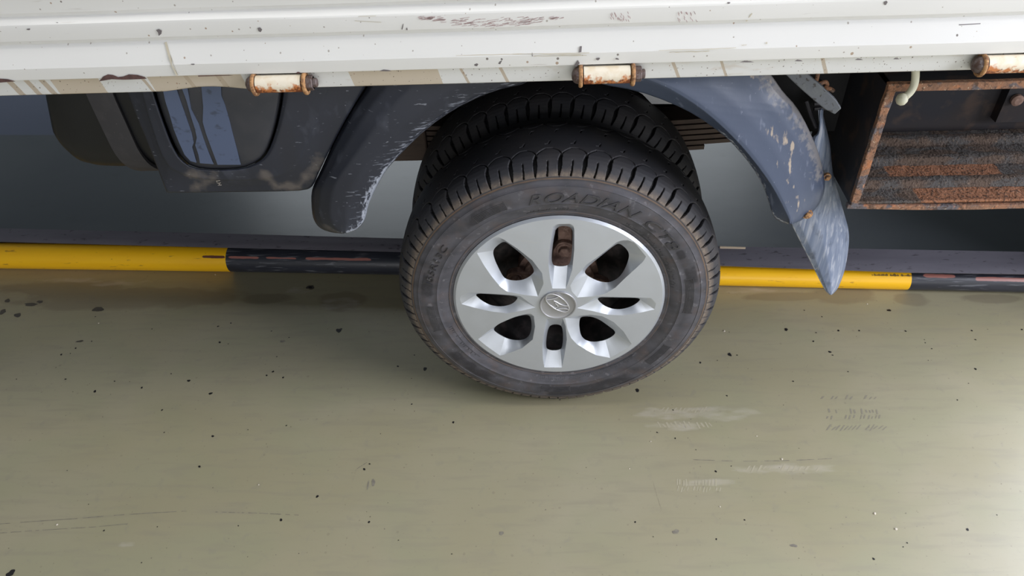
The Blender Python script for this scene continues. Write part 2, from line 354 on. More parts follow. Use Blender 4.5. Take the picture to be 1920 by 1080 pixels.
for L__ in ([(-20, 984), (60, 978), (150, 972), (220, 966), (300, 961), (360, 958)], [(-20, 1001), (80, 994), (180, 988), (240, 982)], [(400, 960), (480, 962), (560, 966)], [(1300, 862), (1380, 865), (1470, 864), (1560, 860)], [(1225, 905), (1232, 930), (1240, 955)], [(660, 905), (668, 880), (690, 866)]):
    for wob in (0,):
        n_l = 40; q_ = resample(L__, n_l); up = [atz(a, b-.35-.3*random.random(), 0) for a, b in q_]; dn = [atz(a, b+.35+.3*random.random(), 0) for a, b in q_[::-1]]
        for k in range(n_l-1):
            if random.random() < .72: fg.add(([(p[0], p[1], .0003) for p in (up[k], up[k+1], dn[n_l-2-k], dn[n_l-1-k])], [(0, 1, 2, 3)]), 4)
floor = obj('floor', fg, ['floor', 'floor_far', 'spot', 'oil', 'smudge', 'print', 'paleprint'], smooth=0); tag(floor, kind='structure')
def pb(px, py, w, h):                                    # soft elliptical stain at a photo place, on the floor
    c = atz(px, py, 0); l = atz(px-w, py, 0); t = atz(px, py-h, 0); sx = abs(c[0]-l[0]); sy = abs(t[1]-c[1])
    return lambda x, y: np.clip(1.35-((x-c[0])/sx)**2-((y-c[1])/sy)**2, 0, 1)
wets = [pb(1580,555,70,16),(pb(1710,562,38,14)),pb(1480,556,90,9),pb(250,560,240,22),pb(120,540,130,14),pb(500,560,60,10),pb(640,565,50,20),pb(1860,560,60,10)]
paint(floor, 'wet', lambda x, y, z: np.max([w(x, y) for w in wets], 0))
pales = [pb(1240,775,60,14),pb(1340,775,90,16),pb(1270,800,60,10),pb(640,570,45,16),pb(560,545,30,8),pb(220,530,70,8),pb(130,525,60,6),pb(1330,905,60,8),pb(1480,880,120,12),pb(1690,620,8,3),pb(240,1020,24,6),pb(1400,545,60,6)]
paint(floor, 'pale', lambda x, y, z: np.max([w(x, y) for w in pales], 0)*.8)
def treadmark(x, y, z):
    o = x*0
    for px, py, w, h in ((1590,746,50,7),(1600,776,50,9),(1600,803,52,8),(1310,905,50,16),(1300,880,46,8),(1320,798,60,9),(1320,770,70,7)):
        o = np.maximum(o, pb(px, py, w, h)(x, y)*(.55+.45*np.sin((x+y*.3)*2*math.pi/.0145))*(.6+.4*np.sin(y*2*math.pi/.02)))
    return o*.6
paint(floor, 'tread', treadmark)
a_, b_ = atz(0, 245, 0), atz(110, 253, 0)
paint(floor, 'far_band', lambda x, y, z: (y > a_[1]+(b_[1]-a_[1])/(b_[0]-a_[0])*(x-a_[0]))*(x < -.6))

# grit lying on the floor
PEB = ['below and right of the faint tread prints', 'below the tyre and left of the faint tread prints', 'largest one, near the bottom right corner', 'above and left of the largest one',
 'near the bottom edge between the tyre and the right corner', 'just under the tread scuffs right of the tyre', 'between the two patches of tread prints', 'left, under the yellow pipe beside the dark stains',
 'close beside the right edge of the tyre', 'directly under the black end of the left pipe', 'in the bottom left corner area', 'bottom, left of centre and far below the hubcap', 'under the mud flap beside the yellow pipe']
for i, (px, py, s) in enumerate([(1466,861,2.4),(1180,879,1.5),(1680,992,2.8),(1640,963,2.4),(1350,950,1.6),(1220,828,1.6),(1419,818,1.5),(185,606,1.8),(1358,621,2.4),(404,515,2.2),(107,984,2.0),(485,909,1.6),(1626,570,1.7)]):
    where = PEB[i]
    c = atz(px, py, 0); r = s*.00092
    v = []; f = []
    base = [(0, 0, 1)]+[(math.cos(a), math.sin(a), .55) for a in np.linspace(.2, 5.5, 6)]+[(1.05*math.cos(a), 1.05*math.sin(a), 0) for a in np.linspace(.5, 5.8, 6)]
    v = [tuple(np.array(p)*(r*random.uniform(.75, 1.1))) for p in base]
    f = [(0, 1+k, 1+(k+1) % 6) for k in range(6)]+[(1+k, 7+k, 7+(k+1) % 6, 1+(k+1) % 6) for k in range(6)]+[tuple(range(12, 6, -1))]
    o = obj('grit_pebble', (v, f), 'pebble', smooth=0); o.location = (c[0], c[1], 0)
    tag(o, 'tiny pale grit pebble, '+where, 'pebble', 'pale grit scattered on the floor')

# ------------------------------------------------------------------ kerb and guard pipes
def kerb():
    keysF = [(-60, 450.5), (0, 453), (424, 464), (750, 472), (1350, 498), (1706, 511), (1920, 514), (1990, 515)]
    keysB = [(-60, 426), (0, 428), (424, 438), (750, 447), (1350, 462), (1706, 468), (1920, 472), (1990, 473)]
    F = [atz(px, py, .073) for px, py in keysF]; B = [atz(px, py, .087) for px, py in keysB]
    ext = lambda Q: [Q[0]+(Q[0]-Q[1])/np.linalg.norm(Q[0]-Q[1])*2.0]+list(Q)+[Q[-1]+(Q[-1]-Q[-3])/np.linalg.norm(Q[-1]-Q[-3])*1.2]
    F = resample(ext(F), 380); B = resample(ext(B), 380); rows = []
    for f, b in zip(F, B):
        w = b-f; n = 7
        prof = [f+w*t+np.array([0, 0, .006*math.sin(math.pi*t)*(1-t)]) for t in np.linspace(0, 1, n)]
        prof += [b+np.array([0, .003, -.006]), np.array([b[0], b[1]+.003, 0]), np.array([f[0], max(f[1]+.055, b[1]-.03), 0]), np.array([f[0], f[1]+.052, .060]), f+np.array([0, .010, -.005]), f+np.array([0, .002, -.003])]
        rows.append(prof)
    g = G(); v, fc = gridv(rows, False, True); g.add((v, fc)); m = len(rows[0])
    g.f += [tuple(range(m)), tuple(len(v)-m+k for k in range(m))[::-1]]; g.m += [0, 0]
    k = obj('kerb', g, 'kerb', smooth=40)
    tag(k, 'long black painted kerb running behind the yellow and black pipe under the truck', 'kerb')
    cs = [atz(px, py, .0885) for px, py in ((1350, 461.5), (1398, 463), (1398, 465), (1350, 464))]
    obj('bare_edge', prism(cs, (0, 0, -.004)), 'cream', k)['label'] = 'cream chipped edge strip'
kerb()
def pipe(pts, r, segs, label, worn):
    P = [atz(px, py, 0)+np.array([0, .34*r, r]) for px, py in pts]
    if P[0][0] < -1: P = [P[0]+(P[0]-P[2])/np.linalg.norm(P[0]-P[2])*1.9]+P
    else: P = P+[P[-1]+(P[-1]-P[-3])/np.linalg.norm(P[-1]-P[-3])*1.1]
    P = resample(P, 620); n = 32
    rows = []
    d = (P[-1]-P[0])/np.linalg.norm(P[-1]-P[0]); q = np.array([-d[1], d[0], 0])
    for p in P: rows.append([p+r*(math.cos(a)*(-q)+math.sin(a)*np.array([0, 0, 1])) for a in np.linspace(0, 2*math.pi, n, endpoint=False)])
    v, f = gridv(rows, False, True); g = G(); g.add((v, f))
    for i in range(len(f)):
        x = P[i//n][0]; g.m[i] = 0 if any(a <= x <= b for a, b in segs) else 1
    g.f += [tuple(range(n)), tuple(len(v)-n+k for k in range(n))[::-1]]; g.m += [1, 1]
    g.f = [t[::-1] for t in g.f]
    o = obj('guard_pipe', g, ['yellow', 'pipeblack'], smooth=50); tag(o, label, 'pipe', 'striped guard pipes along the kerb')
    pc = lambda x: np.interp(x, P[:, 0], P[:, 1])
    def ang(x, y, z): return np.degrees(np.arctan2(z-r, pc(x)-y))     # 0 faces the camera side, 90 is the top
    def wf(x, y, z):
        o_ = x*0; a = ang(x, y, z)
        for x0, x1, a0, a1 in worn: o_ = np.maximum(o_, sm(x, x0-.008, x0+.008)*(1-sm(x, x1-.008, x1+.008))*np.clip(1.2-((a-(a0+a1)/2)/((a1-a0)/2))**2, 0, 1))
        return o_
    paint(o, 'worn', wf)
    return o, ang
L_e = atz(427, 490, .04)[0]; R_e = atz(1703, 525, .03)[0]
p1, ang1 = pipe([(-60, 501), (0, 503), (430, 509), (750, 515), (830, 516.5)], .034, [(atz(-420, 500, 0)[0], L_e)],
     'yellow guard pipe with a black end, on the floor left of the wheel',
     [(atz(380, 486, .05)[0], atz(425, 486, .05)[0], 38, 56), (atz(430, 486, .05)[0], atz(488, 486, .05)[0], 36, 54), (atz(500, 486, .05)[0], atz(560, 486, .05)[0], 44, 50), (atz(575, 486, .05)[0], atz(700, 486, .05)[0], 40, 52)])
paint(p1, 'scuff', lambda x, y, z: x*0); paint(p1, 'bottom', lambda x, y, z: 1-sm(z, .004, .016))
p2, ang2 = pipe([(1270, 532), (1350, 535), (1700, 543), (1920, 548), (1990, 549.5)], .0255, [(-5, R_e)],
     'yellow guard pipe with a black end, on the floor right of the wheel',
     [(atz(1735, 520, .05)[0], atz(1795, 520, .05)[0], 48, 72), (atz(1830, 520, .05)[0], atz(2000, 520, .05)[0], 34, 62)])
paint(p2, 'scuff', lambda x, y, z: sm(x, atz(1612, 515, .045)[0], atz(1640, 515, .045)[0])*np.clip(1.2-((ang2(x, y, z)-60)/11)**2, 0, 1))
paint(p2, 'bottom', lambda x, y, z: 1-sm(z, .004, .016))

# ------------------------------------------------------------------ the truck
truck = empty('flatbed_truck'); tag(truck, 'white flatbed truck with ribbed drop side, dark plastic fenders and silver hubcap wheel', 'truck')

# ribbed drop side
XL, XR = -1.75, 1.30
prof = [(.766, -.020), (.7655, -.048), (.7670, -.0505)]
def zpx(py, Y): return at(960, py, Y)[2]
prof += [(zpx(112, -.0515), -.0515), (zpx(104, -.0515), -.0515), (zpx(100, -.0500), -.0500), (zpx(94, -.0470), -.0470), (zpx(66, -.0380), -.0380), (zpx(59, -.0350), -.0350),
         (zpx(56.5, -.0330), -.0330), (zpx(54, -.0345), -.0345), (zpx(50, -.0385), -.0385), (zpx(24, -.0400), -.0400), (zpx(19, -.0392), -.0392), (zpx(15, -.0370), -.0370), (zpx(6, -.0305), -.0305),
         (zpx(2.5, -.0275), -.0275), (zpx(0, -.0285), -.0285), (zpx(-4, -.032), -.032), (.893, -.034), (.94, -.034), (.95, -.030), (.96, -.020), (1.15, -.020), (1.15, .005), (.766, .005)]
rows = []; xsr = np.linspace(XL, XR, 900)
for x in xsr:
    w = .0006*math.sin(x*9)+.0004*math.sin(x*23)
    rows.append([(x, y+(w if y < -.03 else 0), z) for z, y in prof])
g = G(); g.add(gridv(rows, False, True)); m_ = len(prof); n_ = len(rows)*m_
g.f += [tuple(range(m_)), tuple(range(n_-1, n_-m_-1, -1))]; g.m += [0, 0]
g.f = [t[::-1] for t in g.f]
zs = np.array([p[0] for p in prof[2:22]]); yz = np.array([p[1] for p in prof[2:22]])
oi = np.argsort(zs); zs = zs[oi]; yz = yz[oi]
def surf(px, py):
    Yk = -.045
    for _ in range(6): p = at(px, py, Yk); Yk = float(np.interp(p[2], zs, yz))
    return p
def panelpoly(pts, mi):
    P = []
    for q in pts: s = surf(*q); P.append((s[0], s[1]-.0009, s[2]))
    g.add((P, [tuple(range(len(P)))]), mi)
def chip(px, py, w, h, mi=1, rot=0):
    p = blob(px, py, w, h, rot)[::2] if w < 3 else blob(px, py, w, h, rot)
    panelpoly([(a, b) for a, b in blob(px, py, w, h, rot)], mi)
panelpoly([(293, 56), (298, 54), (304, 57), (303, 63), (298, 67), (297, 61)], 1); panelpoly([(483, 52), (488, 51), (492, 55), (489, 60), (485, 58)], 1)
panelpoly([(934, 119), (940, 108), (943, 110), (938, 120)], 1); chip(893, 121, 4, 2.2); chip(362, 120, 3.2, 1.4); chip(54, 54.5, 4, 1.2); chip(107, 41, 2.5, 1.2)
panelpoly([(1077, 122), (1083, 112), (1087, 118), (1080, 125)], 1); panelpoly([(1085, 98), (1087, 86), (1091, 86), (1090, 97)], 1); chip(1121, 110, 4, 2); chip(1157, 110, 3, 1.6)
chip(755, 50, 1.2, 5, rot=.2); chip(763, 54, 1.5, 2); chip(1366, 5, 2.4, 2); chip(1660, 5, 3, 4); chip(998, 102, 1, 3); chip(1437, 80, 2, 1.5, 5)
panelpoly([(1398, 39), (1409, 24), (1410.5, 25), (1400, 40)], 5)
panelpoly([(1735, 54), (1748, 46), (1775, 43), (1800, 45), (1838, 43), (1838, 44.5), (1800, 47), (1776, 46), (1762, 50), (1742, 51)], 1)
for x0, x1, y0, y1 in ((855, 1105, 103, 98), (960, 1090, 100, 101), (1000, 1100, 104, 103), (1235, 1380, 94, 89), (1255, 1330, 97, 95), (1390, 1400, 84, 83)):
    n = 12; up = [(x0+(x1-x0)*t, y0+(y1-y0)*t+random.uniform(-.6, .4)) for t in np.linspace(0, 1, n)]; dn = [(a, b+random.uniform(.6, 1.5)) for a, b in up[::-1]]
    panelpoly(up+dn, 5)
panelpoly([(309, 79), (313, 78), (319, 100), (326, 120), (334, 141), (331, 142), (322, 123), (315, 102)], 4)       # dried drip
panelpoly([(672, 30), (705, 29), (705, 29.8), (672, 30.8)], 5); panelpoly([(665, 38), (715, 41), (715, 41.8), (665, 38.8)], 5)
for _ in range(230):                                                                                                # reddish scrape marks
    t = random.random(); cxp = 785+t*270; cyp = 30+12*math.sin(t*3.1)*random.uniform(.2, 1.4)+random.uniform(-2, 8)*(1-abs(t-.45))
    if .18 < t < .24 or .86 < t < .92: continue
    l = random.uniform(2, 7); panelpoly([(cxp-l, cyp+.6), (cxp+l, cyp-.9), (cxp+l, cyp-.1), (cxp-l, cyp+1.3)], 2)
for _ in range(45):
    cxp = random.choice((1160, 1285))+random.uniform(-18, 22); cyp = random.uniform(20, 38); panelpoly([(cxp, cyp), (cxp+1.2, cyp), (cxp+3, cyp+4), (cxp+2, cyp+4.4)], 2)
# rusted lip
panelpoly([(186, 152), (194, 143), (203, 139), (212, 140), (222, 144), (232, 143), (242, 139), (258, 140), (272, 144), (276, 147), (262, 148), (232, 149), (210, 148)], 3)
panelpoly([(-40, 150), (0, 147), (15, 148), (30, 152), (0, 154.5), (-40, 156)], 3); panelpoly([(372, 141), (430, 140), (438, 141), (372, 143)], 3)
for a, w in ((723, 12), (1400, 14), (1610, 8), (1680, 6), (560, 5), (1497, 8)):
    yy = np.interp(a, [0, 700, 1260, 1920], [151, 133.5, 119, 105.5]); panelpoly([(a-w, yy), (a-w*.3, yy-3), (a+w*.5, yy-2), (a+w, yy), (a, yy+.3)], 1 if a > 700 else 3)
side = obj('drop_side', g, ['white', 'chip', 'scrape', 'rustedge', 'beigemark', 'beigemark'], truck, smooth=28)
paint(side, 'rust', lambda x, y, z: x*0)

# lower rail
nxr = 1500; xr = np.linspace(XL, XR, nxr); rows = []
bx0, bx1 = at(345, 165, -.04)[0], at(432, 165, -.04)[0]
for x in xr:
    zb = .7390; t = (x-bx0+.03)/(bx1-bx0+.06)
    if 0 < t < 1: zb += .0055*math.sin(math.pi*t)**1.3
    yb = -.040
    rows.append([(x, .06, .79), (x, yb+.002, .79), (x, yb, .780), (x, yb, .772), (x, yb, .766), (x, yb, .760), (x, yb, .754), (x, yb, .748), (x, yb-.0005, .744+(zb-.739)*.5), (x, yb, zb+.0015), (x, yb+.002, zb), (x, .0, zb+.001), (x, .06, zb+.002)])
v, f = gridv(rows); rail = obj('sill_rail', (v, f), 'rail', truck, smooth=40)
def xat(px): return float(at(px, np.interp(px, [0, 700, 1260, 1920], [170, 150, 133, 119]), -.04)[0])
beige = [(105, 195), (285, 460), (659, 826), (-200, -20)]; streaks = [(25, 38), (58, 69), (86, 98), (274, 281), (355, 364), (414, 425), (941, 948), (868, 874), (1263, 1270), (1353, 1359), (1540, 1548)]
def stripe(ranges, slant):
    def fn(x, y, z):
        o = x*0
        for a, b in ranges:
            xa, xb = xat(a), xat(b); xx = x+(z-.752)*slant; o = np.maximum(o, sm(xx, xa-.002, xa+.0025)*(1-sm(xx, xb-.0025, xb+.002)))
        return o
    return fn
paint(rail, 'beige', stripe(beige, .25)); paint(rail, 'streak', stripe(streaks, .45))

# hinges: barrel, two flanges, bolt head and nut
def hinge(px0, px1, pyc, first_ring, last_ring):
    c0 = at(px0, pyc, -.052); c1 = at(px1, pyc-(px1-px0)*.026, -.052); zc = .7525; yc = -.0515
    a, b = at(first_ring, pyc, -.052)[0], at(last_ring, pyc, -.052)[0]
    R = .0118; n = 40
    rows = [[(x, yc+R*math.cos(t), zc+R*math.sin(t)) for t in np.linspace(0, 2*math.pi, 28, endpoint=False)] for x in np.linspace(a+.003, b-.003, n)]
    g = gridv(rows, False, True); g = (g[0], [q[::-1] for q in g[1]])
    h = obj('hinge', g, 'barrel', truck, smooth=60)
    paint(h, 'rust', lambda x, y, z: .36+.62*np.clip((zc+.003-z)/.009, -.7, 1)+.55*np.clip(1-np.minimum(x-a, b-x)/.018, 0, 1)*(z < zc+.006)+.25*np.clip((z-zc-.009)/.003, 0, 1))
    h['label'] = 'white hinge barrel streaked with rust'
    for xx in (a-.001, b+.001):
        rr = [[(xx+dx, yc+.0005+rad*math.cos(t)*1.0, zc-.0012+rad*math.sin(t)*1.08) for dx, rad in ((-.0026, .010), (-.0026, .0132), (-.0012, .0142), (.0012, .0142), (.0026, .0132), (.0026, .010))] for t in np.linspace(0, 2*math.pi, 32, endpoint=False)]
        obj('hinge_flange', gridv(rr, True, True), 'flange', h, smooth=60)
    # domed bolt head on the left, nut and thread on the right
    obj('bolt_head', lathe([(-.0095, .0002), (-.009, .0045), (-.0072, .0080), (-.0045, .0102), (-.0015, .0110), (0, .0110)], (a-.0035, yc, zc), 'x', 28), 'bolt', h, smooth=50)
    nut = [[(b+.0035+dx, yc+rad*math.cos(t), zc+rad*math.sin(t)) for t in np.linspace(.2, 2*math.pi+.2, 6, endpoint=False)] for dx, rad in ((0, .0098), (.0005, .0104), (.0078, .0104), (.009, .0092))]
    g2 = G(); g2.add(gridv(nut, False, True)); g2.add(lathe([(0, .0065), (.0045, .0063), (.0055, .005), (.0058, .0001)], (b+.012, yc, zc), 'x', 20))
    obj('nut', g2, 'bolt', h, smooth=30)
    return h
hinge(470, 590, 155, 478, 571); hinge(1080, 1205, 139, 1090, 1185); hinge(1830, 1960, 121, 1842, 1940)

# ------------------------------------------------------------------ wheels
HZ = .292
bead = [(.030, .170), (.016, .178), (.006, .1885), (.0035, .1935), (.0042, .1955), (.0028, .1975), (.0036, .1995), (-.0004, .2050), (-.0030, .2140), (-.0040, .2190), (-.0046, .2195), (-.0040, .2202), (-.0052, .2300), (-.0054, .2380), (-.0046, .2470), (-.0032, .2520), (-.0038, .2526), (-.0026, .2534), (-.0006, .2600), (.0010, .2645)]
shoulder = [(.0018, .2660), (.0040, .2700), (.0072, .2752), (.0112, .2805), (.0160, .2850), (.0220, .2888), (.0290, .2916), (.0380, .2932), (.0500, .2943), (.0640, .2949), (.078, .2951)]
WT = .156
sh = resample(shoulder, 84); full = list(map(tuple, np.vstack([np.array(bead), sh, np.array([(WT-a, b) for a, b in sh[::-1][1:]]), np.array([(WT-a, b) for a, b in bead[::-1]])])))
full = np.array(full); NP_ = len(full); NB = len(bead)
d = np.r_[0, np.cumsum(np.hypot(*np.diff(full, axis=0).T))]
v0 = d[NB]; vend = d[NP_-NB-1]; Vt = vend-v0
tn = np.gradient(full, axis=0); nrm = np.c_[tn[:, 1], -tn[:, 0]]; nrm /= np.linalg.norm(nrm, axis=1)[:, None]   # (dy, dr) rotated
nrm = -nrm                                                                     # outward
if nrm[NP_//2][1] < 0: nrm = -nrm
NT, PITCHES = 2070, 45
th = np.linspace(0, 2*math.pi, NT, endpoint=False)
def groove_depth(TH, Vv):
    u = (TH*PITCHES/(2*math.pi)) % 1; pitch = 2*math.pi*.292/PITCHES
    dep = np.zeros_like(u)
    def line(u, v, pts, w, dp):
        best = np.full_like(u, 9.)
        for (ua, va), (ub, vb) in zip(pts[:-1], pts[1:]):
            for sft in (-1, 0, 1):
                ax, ay, bx, by = (ua+sft)*pitch, va, (ub+sft)*pitch, vb
                px, py = u*pitch, v; dx, dy = bx-ax, by-ay; t = np.clip(((px-ax)*dx+(py-ay)*dy)/(dx*dx+dy*dy), 0, 1)
                best = np.minimum(best, np.hypot(px-ax-t*dx, py-ay-t*dy))
        return np.clip((w-best)/.0009, 0, 1)*dp
    for side_ in (0, 1):
        v = Vv if side_ == 0 else Vt-Vv; uu = u if side_ == 0 else (1-u+.5) % 1
        ws = .0013+.0024*np.sin(np.clip((v-.002)/.040, 0, 1)*math.pi)
        dep = np.maximum(dep, line(uu, v, [(.04, .003), (.0, .018), (-.02, .030), (-.09, .041)], ws, .0065))
        dep = np.maximum(dep, line(uu, v, [(.54, .003), (.50, .012), (.48, .026)], np.clip(.0019-(v-.003)*.03, .0009, .0019), .0048))
        dep = np.maximum(dep, line(uu, v, [(-.09, .040), (.04, .048), (.26, .0535), (.56, .0530), (.74, .047), (.91, .040)], .0013, .0045))
        dep = np.maximum(dep, line(uu, v, [(.04, .003), (.04, .0005)], .0009, .002))
        dep = np.maximum(dep, line(uu, v, [(.36, .0735), (.42, .066), (.54, .065)], .0011, .0035))
    return dep
TH, VV = np.meshgrid(th, d-v0, indexing='ij')
dep = groove_depth(TH, VV); inside = (VV >= -.001) & (VV <= Vt+.001); dep = dep*inside
# ring groove at the shoulder foot
dep = np.maximum(dep, .0014*np.exp(-((VV+.0008)/.0008)**2))
yy = full[None, :, 0]-dep*nrm[None, :, 0]; rr = full[None, :, 1]-dep*nrm[None, :, 1]
xx = rr*np.cos(TH); zz = rr*np.sin(TH)
def tyre(name, off_y, parent, decorate, rot=0.):
    t_ = TH+rot; x = rr*np.cos(t_); z = rr*np.sin(t_)+HZ; y = yy+off_y
    low = z < .0; bul = np.where(z < .03, (.03-z)/.03, 0)**2*.004
    y = y+np.where(VV < Vt/2, -bul, bul)*(rr < .285); z = np.maximum(z, .0)
    v = np.stack([x, y, z], -1).reshape(-1, 3)
    n, m = NT, NP_
    i = np.arange(n)[:, None]; j = np.arange(m-1)[None, :]
    q = np.stack([i*m+j, i*m+j+1, ((i+1) % n)*m+j+1, ((i+1) % n)*m+j], -1).reshape(-1, 4)
    me = bpy.data.meshes.new(name); me.vertices.add(len(v)); me.vertices.foreach_set('co', v.ravel())
    me.loops.add(q.size); me.loops.foreach_set('vertex_index', q.ravel().astype(np.int32))
    me.polygons.add(len(q)); me.polygons.foreach_set('loop_start', np.arange(0, q.size, 4, dtype=np.int32)); me.polygons.foreach_set('loop_total', np.full(len(q), 4, dtype=np.int32))
    me.update(calc_edges=True); me.validate(); me.shade_smooth(); me.set_sharp_from_angle(angle=math.radians(55))
    o = link(name, me, parent, 'rubber')
    def put(nm, arr):
        a = me.attributes.new(nm, 'FLOAT', 'POINT'); a.data.foreach_set('value', np.broadcast_to(arr, (NT, NP_)).astype(np.float32).ravel())
    put('groove', np.clip(dep/.003, 0, 1)*(VV > .0005))
    vs = np.minimum(VV, Vt-VV)
    put('dust', np.where(vs > -.002, np.clip(1-(vs-.004)/.022, 0, 1)*np.clip((vs+.002)/.004, 0, 1), 0)*decorate)
    put('ring', (np.exp(-((VV+.0022)/.0016)**2)*.9+np.exp(-((full[None, :, 1]-.197)/.0022)**2)*(VV < 0)*.75)*decorate)
    put('side', ((VV < -.002)*1.)*.75*decorate)
    A = np.degrees(t_) % 360
    sh_ = np.zeros_like(A)
    for a0, w, r1, r2 in ((16, 6, .225, .25), (28, 3, .222, .24), (122, 10, .222, .25), (285, 30, .225, .255), (225, 18, .225, .25), (168, 9, .226, .25)):
        da = np.abs((A-a0+180) % 360-180); sh_ = np.maximum(sh_, np.clip(1.3-(da/w)**2, 0, 1)*((full[None, :, 1] > r1) & (full[None, :, 1] < r2) & (VV < 0)))
    put('dark_smear', sh_*decorate)  # dark smears in the rubber colour at set angles on the sidewall
    return o
def wheelset(name, off):
    c = (0, off, HZ)
    g = G()
    g.add(lathe([(.012, .176), (.006, .186), (.012, .188), (.024, .182), (.032, .170), (.050, .162), (.092, .156), (.128, .162), (.146, .182), (.150, .188), (.154, .186), (.150, .176), (.130, .156), (.092, .150), (.050, .157), (.030, .166), (.020, .172)], c, 'y', 96, True))
    g.add(lathe([(.104, .152), (.098, .140), (.092, .118), (.104, .100), (.120, .085), (.126, .05), (.130, .05), (.126, .085), (.110, .100), (.098, .118), (.104, .140), (.110, .152)], c, 'y', 72, True))
    return obj(name, g, 'rim', truck, smooth=40)
outer = wheelset('wheel', 0.0); outer['label'] = 'outer rear wheel with silver hubcap'
inner = wheelset('wheel', .188); inner['label'] = 'inner twin wheel behind the outer one'
t1 = tyre('tire', 0.0, outer, 1.0, rot=.028); t2 = tyre('tire', .188, inner, .35, rot=.075)

# hub with bolts, seen through the hubcap slots
bp = at(1058, 471, .048); br = math.hypot(bp[0], bp[2]-HZ); ba = math.atan2(bp[2]-HZ, bp[0]); fp = at(1057, 456, .050); FR = math.hypot(fp[0], fp[2]-HZ)
hb = G(); hb.add(lathe([(.024, .001), (.024, .024), (.030, .034), (.052, .036), (.0525, FR*.66), (.056, FR*.70), (.068, FR*.70), (.072, FR-.02), (.30, FR-.03)], (0, 0, HZ), 'y', 64))
hub = obj('axle_hub', hb, 'hub', outer, smooth=35)
for k in range(4):
    a = ba+math.radians(90*k); ca_, sa_ = math.cos(a), math.sin(a); P = []
    for u, w in ((FR*.4, -.020), (FR*.8, -.019), (FR*.96, -.013), (FR, -.006), (FR, .006), (FR*.96, .013), (FR*.8, .019), (FR*.4, .020)): P.append((u*ca_-w*sa_, .0515, HZ+u*sa_+w*ca_))
    obj('hub_lobe', prism(P, (0, .016, 0)), 'hub', outer, smooth=0, bevel=.002)
    a = ba+math.radians(90*k); cx, cz = br*math.cos(a), HZ+br*math.sin(a)
    nut = [[(cx+r*math.cos(t), y, cz+r*math.sin(t)) for t in np.linspace(0, 2*math.pi, 6, endpoint=False)] for y, r in ((.0525, .0105), (.043, .0105), (.0415, .0092), (.0415, .0001))]
    g = G(); g.add(gridv(nut, False, True)); g.add(lathe([(.0522, .001), (.0500, .0140), (.0530, .0155)], (cx, 0, cz), 'y', 20))
    obj('wheel_nut', g, 'hub', outer, smooth=30)
g = G(); q0 = at(1046, 420, .075); q1 = at(1068, 455, .060); g.add(boxv((q0[0], .062, q1[2]-.004), (q1[0]+.004, .078, q0[2]+.01))); obj('hub_spacer', g, 'hub', hub, bevel=.002, smooth=0)

# hubcap: constrained triangulation of traced slots and their recesses
T = lambda X_, Y_: (840+X_/3.6, 400+Y_/3.6)
slots = [
 ([(733,92),(838,95),(843,150),(838,240),(830,320),(808,356),(715,356),(700,325),(702,260),(715,170)],
  [(722,80),(843,78),(853,112),(852,250),(838,380),(815,450),(795,502),(705,502),(688,430),(678,340),(682,260),(697,170),(708,100)]),
 ([(1155,208),(1200,240),(1225,278),(1218,325),(1190,390),(1150,440),(1090,468),(1030,462),(975,440),(920,405),(930,375),(980,330),(1060,270),(1120,225)],
  [(1175,190),(1215,190),(1262,207),(1338,300),(1322,330),(1270,375),(1200,435),(1130,500),(1060,540),(980,556),(872,562),(815,500),(860,425),(935,345),(1035,278),(1140,200)]),
 ([(1000,565),(1100,568),(1200,572),(1305,578),(1282,610),(1222,640),(1150,652),(1080,638),(1030,605)],
  [(1000,557),(1200,566),(1400,580),(1411,600),(1395,656),(1300,674),(1180,689),(1080,682),(980,656),(872,634),(925,606),(985,570)]),
 ([(905,694),(960,694),(1020,715),(1080,760),(1140,808),(1100,845),(1040,868),(970,873),(920,855),(895,820),(885,760),(888,710)],
  [(790,700),(870,688),(960,680),(1040,690),(1120,735),(1185,800),(1240,890),(1225,907),(1160,947),(1095,984),(1000,962),(930,922),(870,882),(832,840),(806,780)]),
 ([(690,748),(765,748),(776,800),(776,880),(762,930),(668,930),(661,880),(670,800)],
  [(668,704),(775,704),(795,760),(802,850),(788,950),(770,1048),(650,1048),(640,980),(638,880),(650,780)]),
 ([(490,688),(545,682),(562,710),(565,780),(548,830),(510,858),(450,862),(390,848),(330,815),(302,788),(340,750),(410,715)],
  [(555,668),(580,690),(588,760),(572,850),(500,912),(420,945),(370,965),(350,968),(255,900),(203,857),(270,800),(345,745),(450,695)]),
 ([(172,546),(300,549),(475,557),(460,590),(420,618),(350,632),(280,622),(220,590)],
  [(85,550),(160,540),(300,543),(485,552),(592,630),(500,652),(400,673),(300,664),(180,642),(90,620),(80,590)]),
 ([(378,194),(420,220),(500,280),(560,340),(582,385),(575,405),(530,440),(470,455),(410,450),(375,435),(345,380),(315,320),(300,262),(330,225)],
  [(330,165),(375,183),(470,243),(570,318),(635,400),(645,470),(607,555),(520,547),(400,527),(350,492),(290,422),(240,352),(195,277),(205,250),(270,200)])]
DH = .0170
def dome(r): return -.0065+.0065*(r/.19)**2-.004*np.exp(-(r/.06)**2)*0
def capdome(x, z): return float(dome(math.hypot(x, z-HZ)))
V2 = []; E2 = []; kind = []
def addloop(pts, k):
    s = len(V2)
    for x, z in pts: V2.append((x, z)); kind.append(k)
    n = len(pts); E2.extend((s+i, s+(i+1) % n) for i in range(n)); return list(range(s, s+n))
RC = .1905
addloop([(RC*math.cos(a), RC*math.sin(a)) for a in np.linspace(0, 2*math.pi, 200, endpoint=False)], 'rim')
addloop([(.186*math.cos(a), .186*math.sin(a)) for a in np.linspace(0, 2*math.pi, 160, endpoint=False)], 'top')
addloop([(.0345*math.cos(a), .0345*math.sin(a)) for a in np.linspace(0, 2*math.pi, 72, endpoint=False)], 'top')
